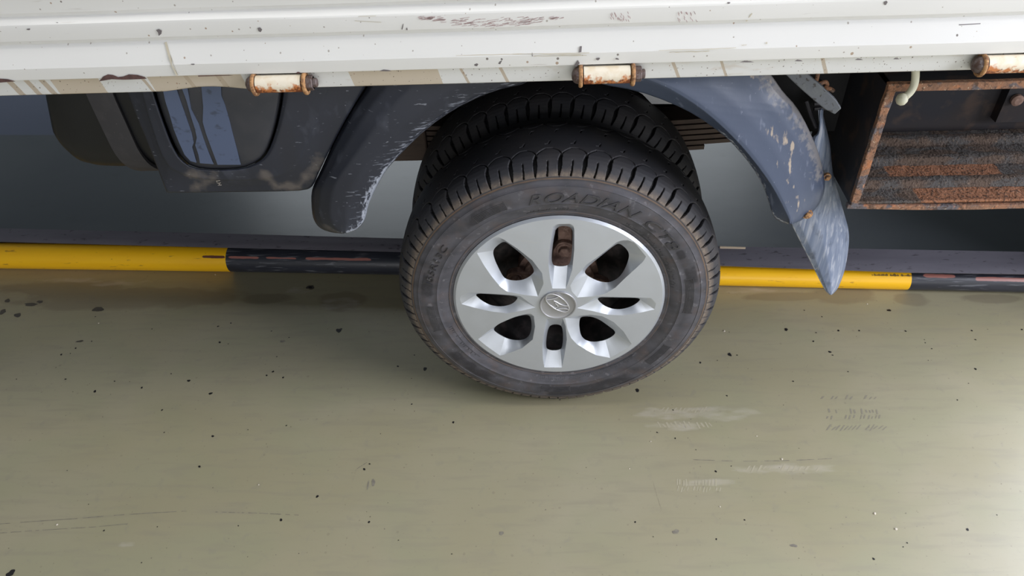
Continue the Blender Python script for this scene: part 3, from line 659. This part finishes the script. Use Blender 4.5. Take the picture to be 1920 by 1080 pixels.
def densify(pts, step):
    out = []
    for i in range(len(pts)):
        a, b = np.array(pts[i]), np.array(pts[(i+1) % len(pts)]); n = max(1, int(np.linalg.norm(b-a)/step))
        out += [a+(b-a)*k/n for k in range(n)]
    return out
ridges = [[((718,356),(705,502)), ((806,356),(795,502))], [((945,425),(872,562)), ((1225,278),(1338,300)), ((1160,212),(1215,190))],
 [((1300,582),(1395,656)), ((1003,572),(872,634))], [((1060,862),(1095,984)), ((888,705),(790,700)), ((1140,808),(1240,890))],
 [((690,748),(668,704)), ((765,748),(775,704)), ((668,930),(650,1048)), ((762,930),(770,1048))], [((380,845),(350,968)), ((302,788),(203,857)), ((545,684),(580,690))],
 [((182,556),(90,620)), ((472,560),(592,630))], [((302,262),(195,277)), ((560,420),(607,555)), ((380,196),(375,183))]]
holes = []; recs = []; dhs = []; hole_dh = {}
for si, ((H_, O_), RD) in enumerate(zip(slots, ridges)):
    DHk = .010 if si in (2, 6) else DH; dhs.append(DHk)
    Hs = densify(smoothloop([T(*q) for q in H_], 2), 2.2); Os = densify([T(*q) for q in O_], 3.2)
    hp = []; op = []
    for q in Hs:
        p = at(q[0], q[1], DHk-.005); hp.append((p[0], p[2]-HZ))
    for q in Os:
        p = at(q[0], q[1], -.004); op.append((p[0], p[2]-HZ))
    # keep the hole loop strictly inside the recess loop
    cx, cz = np.mean(hp, axis=0)
    hi, oi2 = addloop(hp, 'hole'), addloop(op, 'edge'); holes.append(hi); recs.append(oi2)
    for i_ in hi: hole_dh[i_] = DHk
    for a, b in RD:
        a, b = T(*a), T(*b); ia = min(range(len(Hs)), key=lambda i: math.hypot(Hs[i][0]-a[0], Hs[i][1]-a[1])); ib = min(range(len(Os)), key=lambda i: math.hypot(Os[i][0]-b[0], Os[i][1]-b[1]))
        E2.append((hi[ia], oi2[ib]))
def inpoly(x, z, poly):
    c = False; n = len(poly)
    for i in range(n):
        x1, z1 = poly[i]; x2, z2 = poly[(i+1) % n]
        if (z1 > z) != (z2 > z) and x < (x2-x1)*(z-z1)/(z2-z1)+x1: c = not c
    return c
hpoly = [[V2[i] for i in h] for h in holes]; rpoly = [[V2[i] for i in h] for h in recs]
for rr_ in np.arange(.046, .184, .0085):
    n = int(2*math.pi*rr_/.0085)
    for k in range(n):
        a = 2*math.pi*(k+.5*(n % 2))/n; x, z = rr_*math.cos(a), rr_*math.sin(a)
        if any(inpoly(x, z, p) for p in rpoly): continue
        if min(math.hypot(x-q[0], z-q[1]) for p in rpoly for q in p) < .003: continue
        V2.append((x, z)); kind.append('top')
res = delaunay_2d_cdt([Vector(p) for p in V2], E2, [], 0, 1e-6)
ov, oe, of, orig = res[0], res[1], res[2], res[3]
verts = []
for p, og in zip(ov, orig):
    k = 'hole' if any(kind[i] == 'hole' for i in og) else (kind[og[0]] if og else 'edge')
    yv = dome(math.hypot(p[0], p[1]))
    if k == 'hole': yv += next(hole_dh[i] for i in og if i in hole_dh)
    if k == 'rim': yv = .0035
    verts.append([p[0], yv, p[1]+HZ])
faces = []
for t in of:
    cx = sum(ov[i][0] for i in t)/3; cz = sum(ov[i][1] for i in t)/3
    if math.hypot(cx, cz) > RC or any(inpoly(cx, cz, p) for p in hpoly): continue
    faces.append(tuple(t))
# orient to -y and thicken
faces = [t if ((ov[t[1]][0]-ov[t[0]][0])*(ov[t[2]][1]-ov[t[0]][1])-(ov[t[2]][0]-ov[t[0]][0])*(ov[t[1]][1]-ov[t[0]][1])) > 0 else t[::-1] for t in faces]
cap = obj('hubcap', (verts, faces), 'silver', outer, smooth=0, solid=-.0035)
cap.data.shade_smooth(); sharp_pairs = {tuple(sorted(e)) for e, q in zip(oe, res[4]) if q}
sa = cap.data.attributes.new('sharp_edge', 'BOOLEAN', 'EDGE')
sa.data.foreach_set('value', [tuple(sorted(e.vertices)) in sharp_pairs for e in cap.data.edges]); cap['label'] = 'silver plastic hubcap with eight slots'
# rim return behind the cap edge
# emblem plate and raised slanted mark
ec = (-.0012, 0, HZ-.0005); ey = -.0078
emb = obj('emblem', lathe([(.003, .0335), (-.0008, .0335), (-.0016, .0328), (-.0016, .0310), (-.0006, .0300), (0, .0290), (-.0004, .0150), (-.0006, .0001)], (ec[0], ey, ec[2]), 'y', 72), 'silveremb', outer, smooth=40)
Q = lambda X_, Y_: (980+X_/6, 480+Y_/6)
g = G()
outline = [(262,497),(258,460),(278,432),(320,424),(370,434),(430,465),(480,508),(512,553),(524,592),(512,618),(478,630),(430,622),(372,600),(318,566),(280,528),(262,497)]
for path, r in ((outline, .0011), ([(272,492),(330,486),(390,466),(402,461)], .0010), ([(350,505),(385,520),(415,540),(460,556),(517,560)], .0011),
                ([(300,545),(345,578),(380,582),(398,570),(392,552),(365,530)], .0009), ([(372,600),(420,590),(470,588),(520,600)], .0009)):
    P = smoothline([Q(*q) for q in path], 40); g.add(tube([at(a, b, ey-.0012) for a, b in P], r, 8))
mk = obj('emblem_mark', g, 'silveredge', outer, smooth=60); mk['label'] = 'raised slanted letter mark in an oval'

# sidewall lettering
def arc_text(txt, a0, a1, R, h, shear, mat, name, extr=.0006, sx=1.0, y0=-.0054):
    cu_ = bpy.data.curves.new(name, 'FONT'); cu_.body = txt; cu_.size = 1; cu_.shear = shear; cu_.extrude = 0; cu_.resolution_u = 3
    to = bpy.data.objects.new(name, cu_); COL.objects.link(to); dg = bpy.context.evaluated_depsgraph_get(); me = bpy.data.meshes.new_from_object(to.evaluated_get(dg))
    bpy.data.objects.remove(to)
    n = len(me.vertices); co = np.empty(n*3); me.vertices.foreach_get('co', co); co = co.reshape(-1, 3)
    x0, x1 = co[:, 0].min(), co[:, 0].max(); z0, z1 = co[:, 1].min(), co[:, 1].max()
    u = (co[:, 0]-x0)/(x1-x0); v = (co[:, 1]-z0)/(z1-z0)
    A = np.radians(a0+(a1-a0)*u); Rr = R+h*v
    w = np.stack([Rr*np.cos(A), np.interp(Rr, [b for a, b in bead[3:]], [a for a, b in bead[3:]])-extr, Rr*np.sin(A)+HZ], -1)
    me.vertices.foreach_set('co', w.ravel()); me.update()
    o = link(name, me, outer, mat); s = o.modifiers.new('thickness', 'SOLIDIFY'); s.thickness = extr*1.6; s.offset = 0
    return o
# outline style letters: dark outline strokes as slightly larger copy below a rubber coloured face
arc_text('ROADIAN', 102.3, 56.0, .2225, .0190, .35, 'letter', 'tire_lettering', .0009)
arc_text('CT8', 51.5, 31.5, .2225, .0180, .25, 'letter', 'tire_lettering', .0009)
arc_text('155R13C', 167.5, 144.0, .2290, .0115, .15, 'letterlite', 'tire_lettering', .0010)
# fine ribs and small raised lettering rows on the sidewall, one object per patch
def tick(g, a, r1, r2, w, h=.0007, lean=0):
    a = math.radians(a); P = []
    for r, s in ((r1, -1), (r1, 1), (r2, 1), (r2, -1)):
        aa = a+s*w/r/2+(lean if r == r2 else 0); y = float(np.interp(r, [b for _, b in bead[3:]], [c for c, _ in bead[3:]])); P.append((r*math.cos(aa), y-h, r*math.sin(aa)+HZ))
    g.add(prism(P, (0, h*1.6, 0)))
for a0, a1, da, r1, r2, pr_ in ((9, 58, .95, .2005, .2075, .9), (-100, -44, 1.15, .2010, .2070, .85), (82, 104, 1.2, .2050, .2080, .75), (196, 222, 1.4, .2060, .2110, .6)):
    g = G()
    for a in np.arange(a0, a1, da):
        if random.random() < pr_: tick(g, a, r1, r2+random.uniform(-.0018, .0018), .0011, lean=random.choice((0, .004, -.003)))
        tick(g, a+da/2, r1, r1+.0007, da*.0037, .0005)
    obj('raised_small_print', g, 'letter', outer, smooth=0)
for a0, a1 in ((-6, 14), (181, 196), (112, 126), (262, 276), (318, 332)):
    g = G()
    for r in np.arange(.2265, .2420, .0026):
        for a in np.arange(a0, a1, 1.0): tick(g, a, r, r+.0011, r*math.radians(1.02), .0006)
    tick(g, a0-.3, .2255, .2430, .0012, .0006); tick(g, a1-.3, .2255, .2430, .0012, .0006)
    obj('rib_panel', g, 'letter', outer, smooth=0)

# ------------------------------------------------------------------ fenders
def px_surface(rows_px, Ys, n, smooth_it=1):
    rows = [smoothline(r, n, smooth_it) for r in rows_px]; out = []
    for i in range(n): out.append([at(r[i][0], r[i][1], Yk) for r, Yk in zip(rows, Ys)])
    return np.array(out)
def refine(P, k):                        # linear + smooth interpolation across columns
    n, m, _ = P.shape; t = np.linspace(0, m-1, k); out = np.empty((n, k, 3))
    for c in range(3):
        for i in range(n): out[i, :, c] = np.interp(t, np.arange(m), P[i, :, c])
    return out
Linner = [(1010,132),(985,157),(940,166),(900,180),(850,205),(800,240),(750,288),(720,322),(700,360),(689,385),(686,403),(681,418),(668,431),(652,437)]
Louter = [(705,132),(690,163),(664,200),(641,240),(620,282),(603,320),(590,345),(585,362),(585,385),(587,405),(593,420),(604,430),(622,436),(640,438)]
lerp = lambda A, B, t: [(a[0]+(b[0]-a[0])*t, a[1]+(b[1]-a[1])*t) for a, b in zip(A, B)]
cols = [(1.012, .02), (1.0, -.006), (.975, -.0145), (.9, -.0195), (.6, -.024), (.3, -.0215), (.12, -.013), (.03, -.001), (0, .012), (-.01, .04)]
P = px_surface([lerp(Louter, Linner, t) for t, _ in cols], [y for _, y in cols], 150)
v, f = gridv(refine(P, 60)); fl = obj('front_fender_flare', (v, [t[::-1] for t in f]), 'plastic', truck, smooth=60, solid=-.003)
fl['label'] = 'dark plastic fender half in front of the wheel arch'
def dist_edge(x, z, pts, Yk):
    P = np.array([at(a, b, Yk)[[0, 2]] for a, b in resample(pts, 80)]); D = np.min(np.hypot(x[:, None]-P[None, :, 0], z[:, None]-P[None, :, 1]), 1); return D
paint(fl, 'mud', lambda x, y, z: np.clip(1-(z-.475)/.03, 0, 1)*.6)
paint(fl, 'scuff', lambda x, y, z: np.clip(1-dist_edge(x, z, Linner, -.015)/.05, 0, 1)*np.clip((.68-z)/.10, 0, 1)*.95+.55*np.clip(1-dist_edge(x, z, Linner, -.015)/.004, 0, 1))
paint(fl, 'scuffh', lambda x, y, z: np.clip(1-dist_edge(x, z, Linner, -.015)/.10, 0, 1)*.85)
paint(fl, 'tan', lambda x, y, z: x*0)
paint(fl, 'hole_darkening', lambda x, y, z: x*0)
# rear half
Rinner = [(1085,142),(1122,157),(1195,170),(1257,192),(1307,217),(1357,253),(1383,279),(1410,312),(1431,347),(1443,384),(1448,402),(1457,413),(1470,419),(1480,421)]
Router = [(1425,120),(1445,140),(1457,157),(1468,173),(1492,198),(1510,230),(1522,256),(1534,285),(1543,318),(1547,345),(1543,370),(1530,392),(1508,411),(1484,421)]
Rridge = [(1150,120),(1190,140),(1245,160),(1290,186),(1330,215),(1366,248),(1398,282),(1428,320),(1450,352),(1465,380),(1474,398),(1480,410),(1481,417),(1482,421)]
def mixrows(t):
    return lerp(Rinner, Rridge, t) if t <= 1 else lerp(Rridge, Router, t-1)
cols = [(-.01, .022), (0, .006), (.04, .000), (.5, -.0095), (.93, -.0195), (1.0, -.0205), (1.06, -.0200), (1.4, -.008), (1.75, .007), (1.93, .017), (2.0, .024), (2.004, .028)]
P = px_surface([mixrows(t) for t, _ in cols], [y for _, y in cols], 150)
v, f = gridv(refine(P, 72)); fr = obj('rear_fender_flare', (v, f), 'plasticblue', truck, smooth=60, solid=-.003)
fr['label'] = 'dusty blue-grey plastic fender half behind the wheel arch'
paint(fr, 'dark', lambda x, y, z: np.clip(dist_edge(x, z, Router, .0)/.001, 0, 1)*0+np.where(np.abs(dist_edge(x, z, Rinner, -.01)) < dist_edge(x, z, Rridge, -.02)*1.0, 1, 0)*.0)
paint(fr, 'mud', lambda x, y, z: np.clip(1-dist_edge(x, z, Router[:9], .02)/.030, 0, 1)*.95)
paint(fr, 'scuff', lambda x, y, z: np.clip(1-dist_edge(x, z, Rinner[5:], -.01)/.022, 0, 1)*.8+np.clip(1-dist_edge(x, z, Rinner, -.01)/.004, 0, 1)*.35)
paint(fr, 'tan', lambda x, y, z: np.clip(1-dist_edge(x, z, [(1450, 240), (1480, 270), (1470, 330), (1500, 380)], 0)/.055, 0, 1)*.92+np.clip(1-dist_edge(x, z, [(1410, 148), (1450, 165)], 0)/.02, 0, 1)*.9)
# fender screws
for px, py, Yk, r in ((1514, 402, .008, .0068), (1551, 332, .026, .005)):
    c = at(px, py, Yk); g = G(); g.add(lathe([(.004, r*1.25), (-.0005, r*1.25), (-.001, r*.9)], tuple(c), 'y', 24))
    hx = [[(c[0]+q*math.cos(t), c[1]+y, c[2]+q*math.sin(t)) for t in np.linspace(0, 2*math.pi, 6, endpoint=False)] for y, q in ((-.0005, r*.8), (-.005, r*.8), (-.0058, r*.6), (-.0058, .0001))]
    g.add(gridv(hx, False, True)); obj('fender_screw', g, 'flange', truck, smooth=30)['label'] = 'rusty screw in the fender'

# mud flap
Fl = [(1538,206),(1536,228),(1534,250),(1523,256),(1510,300),(1495,350),(1482,395),(1483,419),(1497,447),(1512,476),(1530,512),(1541,534),(1549,548),(1557,553)]
Fr = [(1541,206),(1546,225),(1552,250),(1557,272),(1559,300),(1563,330),(1572,362),(1583,400),(1592,432),(1592,458),(1586,500),(1578,525),(1570,543),(1560,553)]
cols = [(0, .034), (.15, .030), (.45, .030), (.75, .040), (.92, .052), (1.0, .066)]
P = px_surface([lerp(Fl, Fr, t) for t, _ in cols], [y for _, y in cols], 120)
v, f = gridv(refine(P, 40)); flp = obj('mud_flap', (v, f), 'flap', truck, smooth=60, solid=-.004)
paint(flp, 'edge', lambda x, y, z: np.clip(1-dist_edge(x, z, Fl[6:]+Fr[::-1][:3], .034)/.005, 0, 1))
flp['label'] = 'scratched grey-blue mud flap'

# side splash guard with its service door
g0 = [(236,150),(240,178),(262,232),(288,296),(312,360),(313,361.5),(316,361.5),(440,360),(520,359),(574,357),(588,348),(598,322),(640,238),(668,190),(692,150)]
g1 = [(262,150),(268,178),(284,235),(301,285),(311,302),(318,314),(362,334),(430,338),(490,336),(540,326),(560,300),(572,270),(590,235),(606,190),(620,150)]
g2 = [(282,150),(288,176),(302,217),(319,264),(328,282),(338,298),(360,315),(405,319),(455,316),(487,303),(503,285),(515,255),(524,222),(531,185),(534,150)]
cols = [([g0, g1, g2], None)]
rows = []
def rowmix(t): return lerp(g0, g1, t) if t <= 1 else lerp(g1, g2, t-1)
cc = [(-.003, .10), (-.002, .012), (0, .004), (.06, .0008), (.5, -.001), (.94, -.004), (1.0, -.0052), (1.06, -.0055), (1.5, -.006), (1.9, -.0068), (2.0, -.004), (2.01, .030)]
P = px_surface([rowmix(t) for t, _ in cc], [y for _, y in cc], 200)
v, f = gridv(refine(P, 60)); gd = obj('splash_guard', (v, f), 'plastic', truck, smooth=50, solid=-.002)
gd['label'] = 'dark plastic side splash guard below the sill'
paint(gd, 'mud', lambda x, y, z: np.maximum(np.clip(1-dist_edge(x, z, [(370, 350), (400, 330), (360, 322)], 0)/.032, 0, 1), np.clip(1-dist_edge(x, z, [(500, 325), (520, 350), (560, 350), (592, 310), (600, 300)], 0)/.028, 0, 1))*.9)
paint(gd, 'scuff', lambda x, y, z: np.clip((.56-z)/.02, 0, 1)*.55+np.clip(1-dist_edge(x, z, [(560, 330), (600, 290)], 0)/.03, 0, 1)*.5)
paint(gd, 'scuffh', lambda x, y, z: np.clip(1-dist_edge(x, z, [(290, 300), (320, 350), (345, 345)], 0)/.03, 0, 1)*.65)
paint(gd, 'tan', lambda x, y, z: x*0)
paint(gd, 'hole_darkening', lambda x, y, z: np.maximum(np.clip(1-dist_edge(x, z, [(535, 240), (550, 330)], 0)/.03, 0, 1), np.clip(1-dist_edge(x, z, [(420, 345), (480, 330)], 0)/.03, 0, 1)))  # painted darkening beside and below the door opening
dl = [(293,176),(306,217),(324,264),(341,296),(362,314),(405,318.5),(455,315.5),(486,302),(501,283),(512,253),(520,222),(527,185),(530,150),(288,150)]
dl = smoothloop(dl, 1); c0 = np.array([408, 225.]); rows = []
for s, Yk in ((1, .03), (1, .006), (.985, .0005), (.95, -.0035), (.86, -.0060), (.6, -.0075), (.3, -.008), (.001, -.008)):
    rows.append([at(*(c0+(np.array(q)-c0)*s), Yk) for q in dl])
g = G(); v, f = gridv(rows, False, True); g.add((v, f))
def doorpoly(pts):
    P = []
    for q in pts:
        P.append(at(q[0], q[1], -.0090))
    g.add(prism(P, (0, .0012, 0)), 1)
doorpoly([(303,158),(328,158),(337,186),(347,215),(359,250),(363,268),(360,276),(368,305),(357,302),(346,290),(336,268),(326,243),(318,215),(310,190)])
doorpoly([(338,158),(350,158),(354,180),(358,205),(372,232),(381,260),(391,287),(400,308),(375,306),(372,290),(366,272),(369,258),(365,240),(357,215),(350,190)])
doorpoly([(377,158),(414,158),(415,180),(422,198),(429,222),(437,255),(445,285),(451,309),(408,309),(397,280),(386,250),(380,229),(381,200)])
g.f = [t[::-1] for t in g.f]
dr = obj('service_door', g, ['doordark', 'doorblue'], gd, smooth=40); dr['label'] = 'recessed service door with blue-grey wiped streaks'
def flat_text(txt, px, py, size, Yk, rot, mat, name, parent):
    cu_ = bpy.data.curves.new(name, 'FONT'); cu_.body = txt; cu_.size = size; cu_.extrude = .0005; cu_.align_x = 'CENTER'; cu_.align_y = 'CENTER'
    to = bpy.data.objects.new(name, cu_); COL.objects.link(to); dg = bpy.context.evaluated_depsgraph_get(); me = bpy.data.meshes.new_from_object(to.evaluated_get(dg)); bpy.data.objects.remove(to)
    p = at(px, py, Yk); R_ = Matrix.Translation(Vector(p)) @ Matrix.Rotation(math.radians(90), 4, 'X') @ Matrix.Rotation(rot, 4, 'Z'); me.transform(R_)
    return link(name, me, parent, mat)
flat_text('LH', 410, 343, .0085, -.0065, math.radians(-90), 'mark', 'side_mark', gd)

# fuel tank and strap
def tank():
    x0, x1, yf, yb, zt, zb = at(99, 230, .10)[0], -.46, .10, .42, .86, at(200, 322, .15)[2]
    sec = []                                  # (y, z) section, front face then rounding under
    for a in np.linspace(0, 90, 14): sec.append((yf+.095-.095*math.cos(math.radians(a)), zb+.095-.095*math.sin(math.radians(a))))
    sec = [(yf, zt), (yf, .74), (yf-.002, .66)]+sec+[(yb, zb), (yb, zt)]
    rows = []; cy, cz = .24, .70
    for x, s in ((x0-.020, .86), (x0-.016, .92), (x0-.006, .965), (x0+.015, .99), (x0+.05, 1), (x1, 1)):
        rows.append([(x+.05*float(np.clip((z-.62)/.10, 0, 1))*max(0., 1-(x-x0+.020)/.09), cy+(y-cy)*s, cz+(z-cz)*s) for y, z in sec])
    g = G(); v, f = gridv(rows, False, True); g.add((v, f)); m = len(sec); g.f.append(tuple(range(m))); g.m.append(0); g.f = [t[::-1] for t in g.f]
    t = obj('fuel_tank', g, 'tank', truck, smooth=50); t['label'] = 'rounded black plastic tank'
    out = lambda y, z, d: (cy+(y-cy)*(1+d), cz+(z-cz)*(1+d))
    xs_ = at(186, 180, .09)[0]; rows = []
    for dx, d_ in ((-.022, .01), (-.022, .04), (-.016, .045), (.016, .045), (.022, .04), (.022, .01)):
        rows.append([(xs_+dx, *out(y, z, d_)) for y, z in sec])
    st = obj('tank_strap', gridv(rows, False, False), 'strap', t, smooth=40); st['label'] = 'grey steel strap'
tank()

# ------------------------------------------------------------------ rusty open step box at the back
bxl, bxr, byf, byb, bzb, bzt = .466, 1.12, .0, .220, at(1600, 386, 0)[2], at(1665, 163, 0)[2]
g = G(); tk = .004
g.add(boxv((bxl, byf+.002, bzb), (bxl+tk, byb, bzt+.004)))                      # left plate
g.add(boxv((bxl, byb, bzb-.002), (bxr, byb+tk, bzt+.03)))                 # back plate
g.add(boxv((bxl, byf+.004, bzt), (bxr, byb, bzt+.004)))                      # top plate
g.add(boxv((at(1880, 165, byb)[0], byb-.02, bzb+.03), (bxr, byb, bzt)))
bx = obj('step_box', g, 'boxsteel', truck, smooth=0); bx['label'] = 'open dark steel storage box with rusted frame'
# frame edges
def wav(x0, x1, z0, z1, horiz, y0=-.003, y1=.006):
    rows = []; n = 60
    for i, t in enumerate(np.linspace(0, 1, n)):
        w = .0012*noise.noise((t*9, 3 if horiz else 7, 0)); w2 = .0012*noise.noise((t*11, 13, 5))
        if horiz: x = x0+(x1-x0)*t; sag = -.006*math.sin(math.pi*min(1, t*1.5))*(z0 < .6); rows.append([(x, y0, z0+w+sag), (x, y1, z0+w+sag), (x, y1, z1+w2+sag), (x, y0, z1+w2+sag)])
        else: z = z0+(z1-z0)*t; rows.append([(x0+w, y0, z), (x0+w, y1, z), (x1+w2, y1, z), (x1+w2, y0, z)])
    v, f = gridv(rows, False, True); f = list(f)+[(0, 1, 2, 3), (n*4-1, n*4-2, n*4-3, n*4-4)]
    return v, f
fr_ = G(); fr_.add(wav(bxl-.002, bxl+.0105, bzb, bzt+.0055, False)); fr_.add(wav(bxl-.0005, bxr, bzt-.0062, bzt+.0058, True, -.0037)); fr_.add(wav(bxl-.006, bxr, bzb-.0035, bzb+.0045, True, -.0037))
obj('box_frame', fr_, 'rust', bx, smooth=30, bevel=.001)['label'] = 'rust-eaten frame edge'
# ribbed floor plate
rows = []; ys_ = np.linspace(byf, byb, 120)
for x in np.linspace(bxl+.004, bxr, 220):
    r_ = []
    for y in ys_:
        h = .0095*max(0., *[min(1., max(0., 1.6-abs(y-c_)/.0085)) for c_ in (.054, .122, .185)])-.003
        h += .0012*noise.noise((x*60, y*60, 0))+.0006*noise.noise((x*200, y*200, 3))
        r_.append((x, y, bzb+.004+h*(.4+.6*(y > .006))))
    rows.append(r_)
bf = obj('box_floor', gridv(rows), 'tread_plate', bx, smooth=60, solid=.004); bf['label'] = 'ribbed floor of flaking rust'
xo = at(1722, 370, .01)[0]; xo2 = at(1675, 333, .06)[0]; xo3 = at(1890, 333, .06)[0]
paint(bf, 'orange', lambda x, y, z: np.where(y < .040, sm(x, xo-.01, xo+.01), 0)*.8+np.where((y > .070) & (y < .108), sm(x, xo2-.01, xo2+.01)*(1-sm(x, xo3-.01, xo3+.01)), 0)*.85)
c = at(1905, 186, byb-.022)
obj('box_bolt', lathe([(.0, .010), (-.006, .010), (-.009, .006), (-.0095, .0001)], tuple(c), 'y', 16), 'hub', bx, smooth=30)
obj('box_mount', boxv((bxl+.03, .05, bzt+.004), (bxr, .20, .76)), 'boxsteel', bx, smooth=0)

# cream hook under the rail
hk = smoothline([at(1716, 118, -.012), at(1717, 140, -.014), at(1715, 158, -.016), at(1708, 172, -.018), at(1698, 181, -.020), at(1691, 186, -.021)], 30)
g = G(); g.add(tube(hk, .0052, 14)); e = hk[-1]
g.add(lathe([(-.0075, .0001), (-.007, .004), (-.005, .0070), (-.001, .0088), (.003, .0082), (.0065, .005), (.0075, .0001)], tuple(e), 'x', 18))
obj('rope_hook', g, 'hook', truck, smooth=60)['label'] = 'cream painted rope hook with a round end'

# sloping bracket bar and rusty clip behind the fender
a = at(1470, 118, .035); b = at(1571, 207, .0); d_ = (b-a)/np.linalg.norm(b-a); s_ = np.cross(d_, [0, 1, 0]); s_ /= np.linalg.norm(s_); w_ = np.cross(d_, s_)
g = G(); n = 24; rows = []
for i, t in enumerate(np.linspace(0, 1, n)):
    p = a+(b-a)*t; hw = (.0088+.0016*math.sin(math.pi*t))*(1 if t < .86 else 1-(t-.86)*2.4); j = .0008*noise.noise((t*8, 0, 0)); th_ = .010
    rows.append([p-s_*(hw+j)-w_*th_/2, p+s_*(hw-j)-w_*th_/2, p+s_*hw+w_*th_/2, p-s_*hw+w_*th_/2])
v, f = gridv(rows, False, True); f = list(f)+[(0, 1, 2, 3), (n*4-1, n*4-2, n*4-3, n*4-4)]
obj('bracket_bar', (v, f), 'bracket', truck, smooth=30, bevel=.0012)['label'] = 'weathered grey bracket bar sloping down from the rail'
pts = [(1536,125),(1532,145),(1530,155),(1536,158),(1548,152),(1552,160),(1545,166),(1556,166),(1562,170)]
obj('rusty_clip', tube(smoothline([at(px, py, .04+.004*(i % 3)) for i, (px, py) in enumerate(pts)], 50), .0032, 8), 'rust', truck, smooth=50)
g = G(); g.add(tube([at(1512, 190, .07), at(1520, 215, .06), at(1531, 240, .05)], .003, 8))
g.add(boxv(tuple(at(1520, 175, .10)-np.array([.0, .0, .0])), tuple(at(1540, 168, .10)+np.array([.0, .012, .012]))))
for i in range(3): p = at(1526, 186+i*9, .09); g.add(tube([p, p+np.array([.022, 0, .001])], .0035, 8))
obj('fender_stay', g, 'strap', truck, smooth=40)

# ------------------------------------------------------------------ underbody
g = G(); g.add(boxv((XL, -.018, .792), (XR, 1.62, .83)))
for x in np.arange(-1.6, 1.4, .42): g.add(boxv((x, .0, .752), (x+.05, 1.6, .792)))
g.add(boxv((XL, .42, .58), (XR, .48, .752))); g.add(boxv((XL, 1.12, .58), (XR, 1.18, .752)))
obj('bed_frame', g, 'black', truck, smooth=0)
obj('light_block_panel', boxv((1.30, .20, .03), (1.33, 1.60, .80)), 'black', truck, bevel=.006, smooth=0)  # unseen panel added to block daylight from the floor under the bed
g = G(); g.add(tube([(0, .34, HZ), (0, 1.26, HZ)], .042, 24)); g.add(lathe([(-.12, .05), (-.08, .10), (0, .13), (.08, .10), (.12, .05)], (0, .80, HZ), 'y', 32))
obj('rear_axle', g, 'hub', truck, smooth=40)
for k in range(6):
    L_ = .62-.07*k; rows = []
    for x in np.linspace(-L_, L_+.04, 40):
        z = .446-.0125*k+.030*(x/.6)**2
        rows.append([(x, .365, z), (x, .425, z), (x, .425, z-.009), (x, .365, z-.009)])
    if k == 0: ls = obj('leaf_spring', gridv(rows, False, True), 'leaf', truck, smooth=30); ls['label'] = 'pack of brown steel spring leaves'
    else: obj('spring_leaf', gridv(rows, False, True), 'leaf', ls, smooth=30)
obj('spring_clamp', boxv((-.345, .355, .375), (-.265, .435, .50)), 'leaf', ls, bevel=.004, smooth=0)
obj('dark_backing_sheet', boxv((.335, .12, .56), (.460, .126, .790)), 'black', truck, smooth=0)  # black sheet added to keep the gap behind the fender dark
obj('dark_gap_plate', boxv((-.45, .436, .40), (.55, .450, .75)), 'black', truck, smooth=0)  # black plate added to keep the gap between bed and tyres dark
c = [at(px, py, .30) for px, py in ((1190, 168), (1205, 177), (1222, 195), (1275, 195), (1250, 183), (1225, 172))]
obj('pale_cross_bracket', prism(c, (0, .05, 0)), 'palecross', truck, smooth=0)['label'] = 'pale grey painted bracket above the tyre'
# rear wheels of the far side
for off in (1.26, 1.448):
    m2 = inner.copy(); COL.objects.link(m2); m2.location = (0, off-.188, 0); m2['label'] = 'far side twin wheel'
    m3 = t2.copy(); COL.objects.link(m3); m3.parent = m2
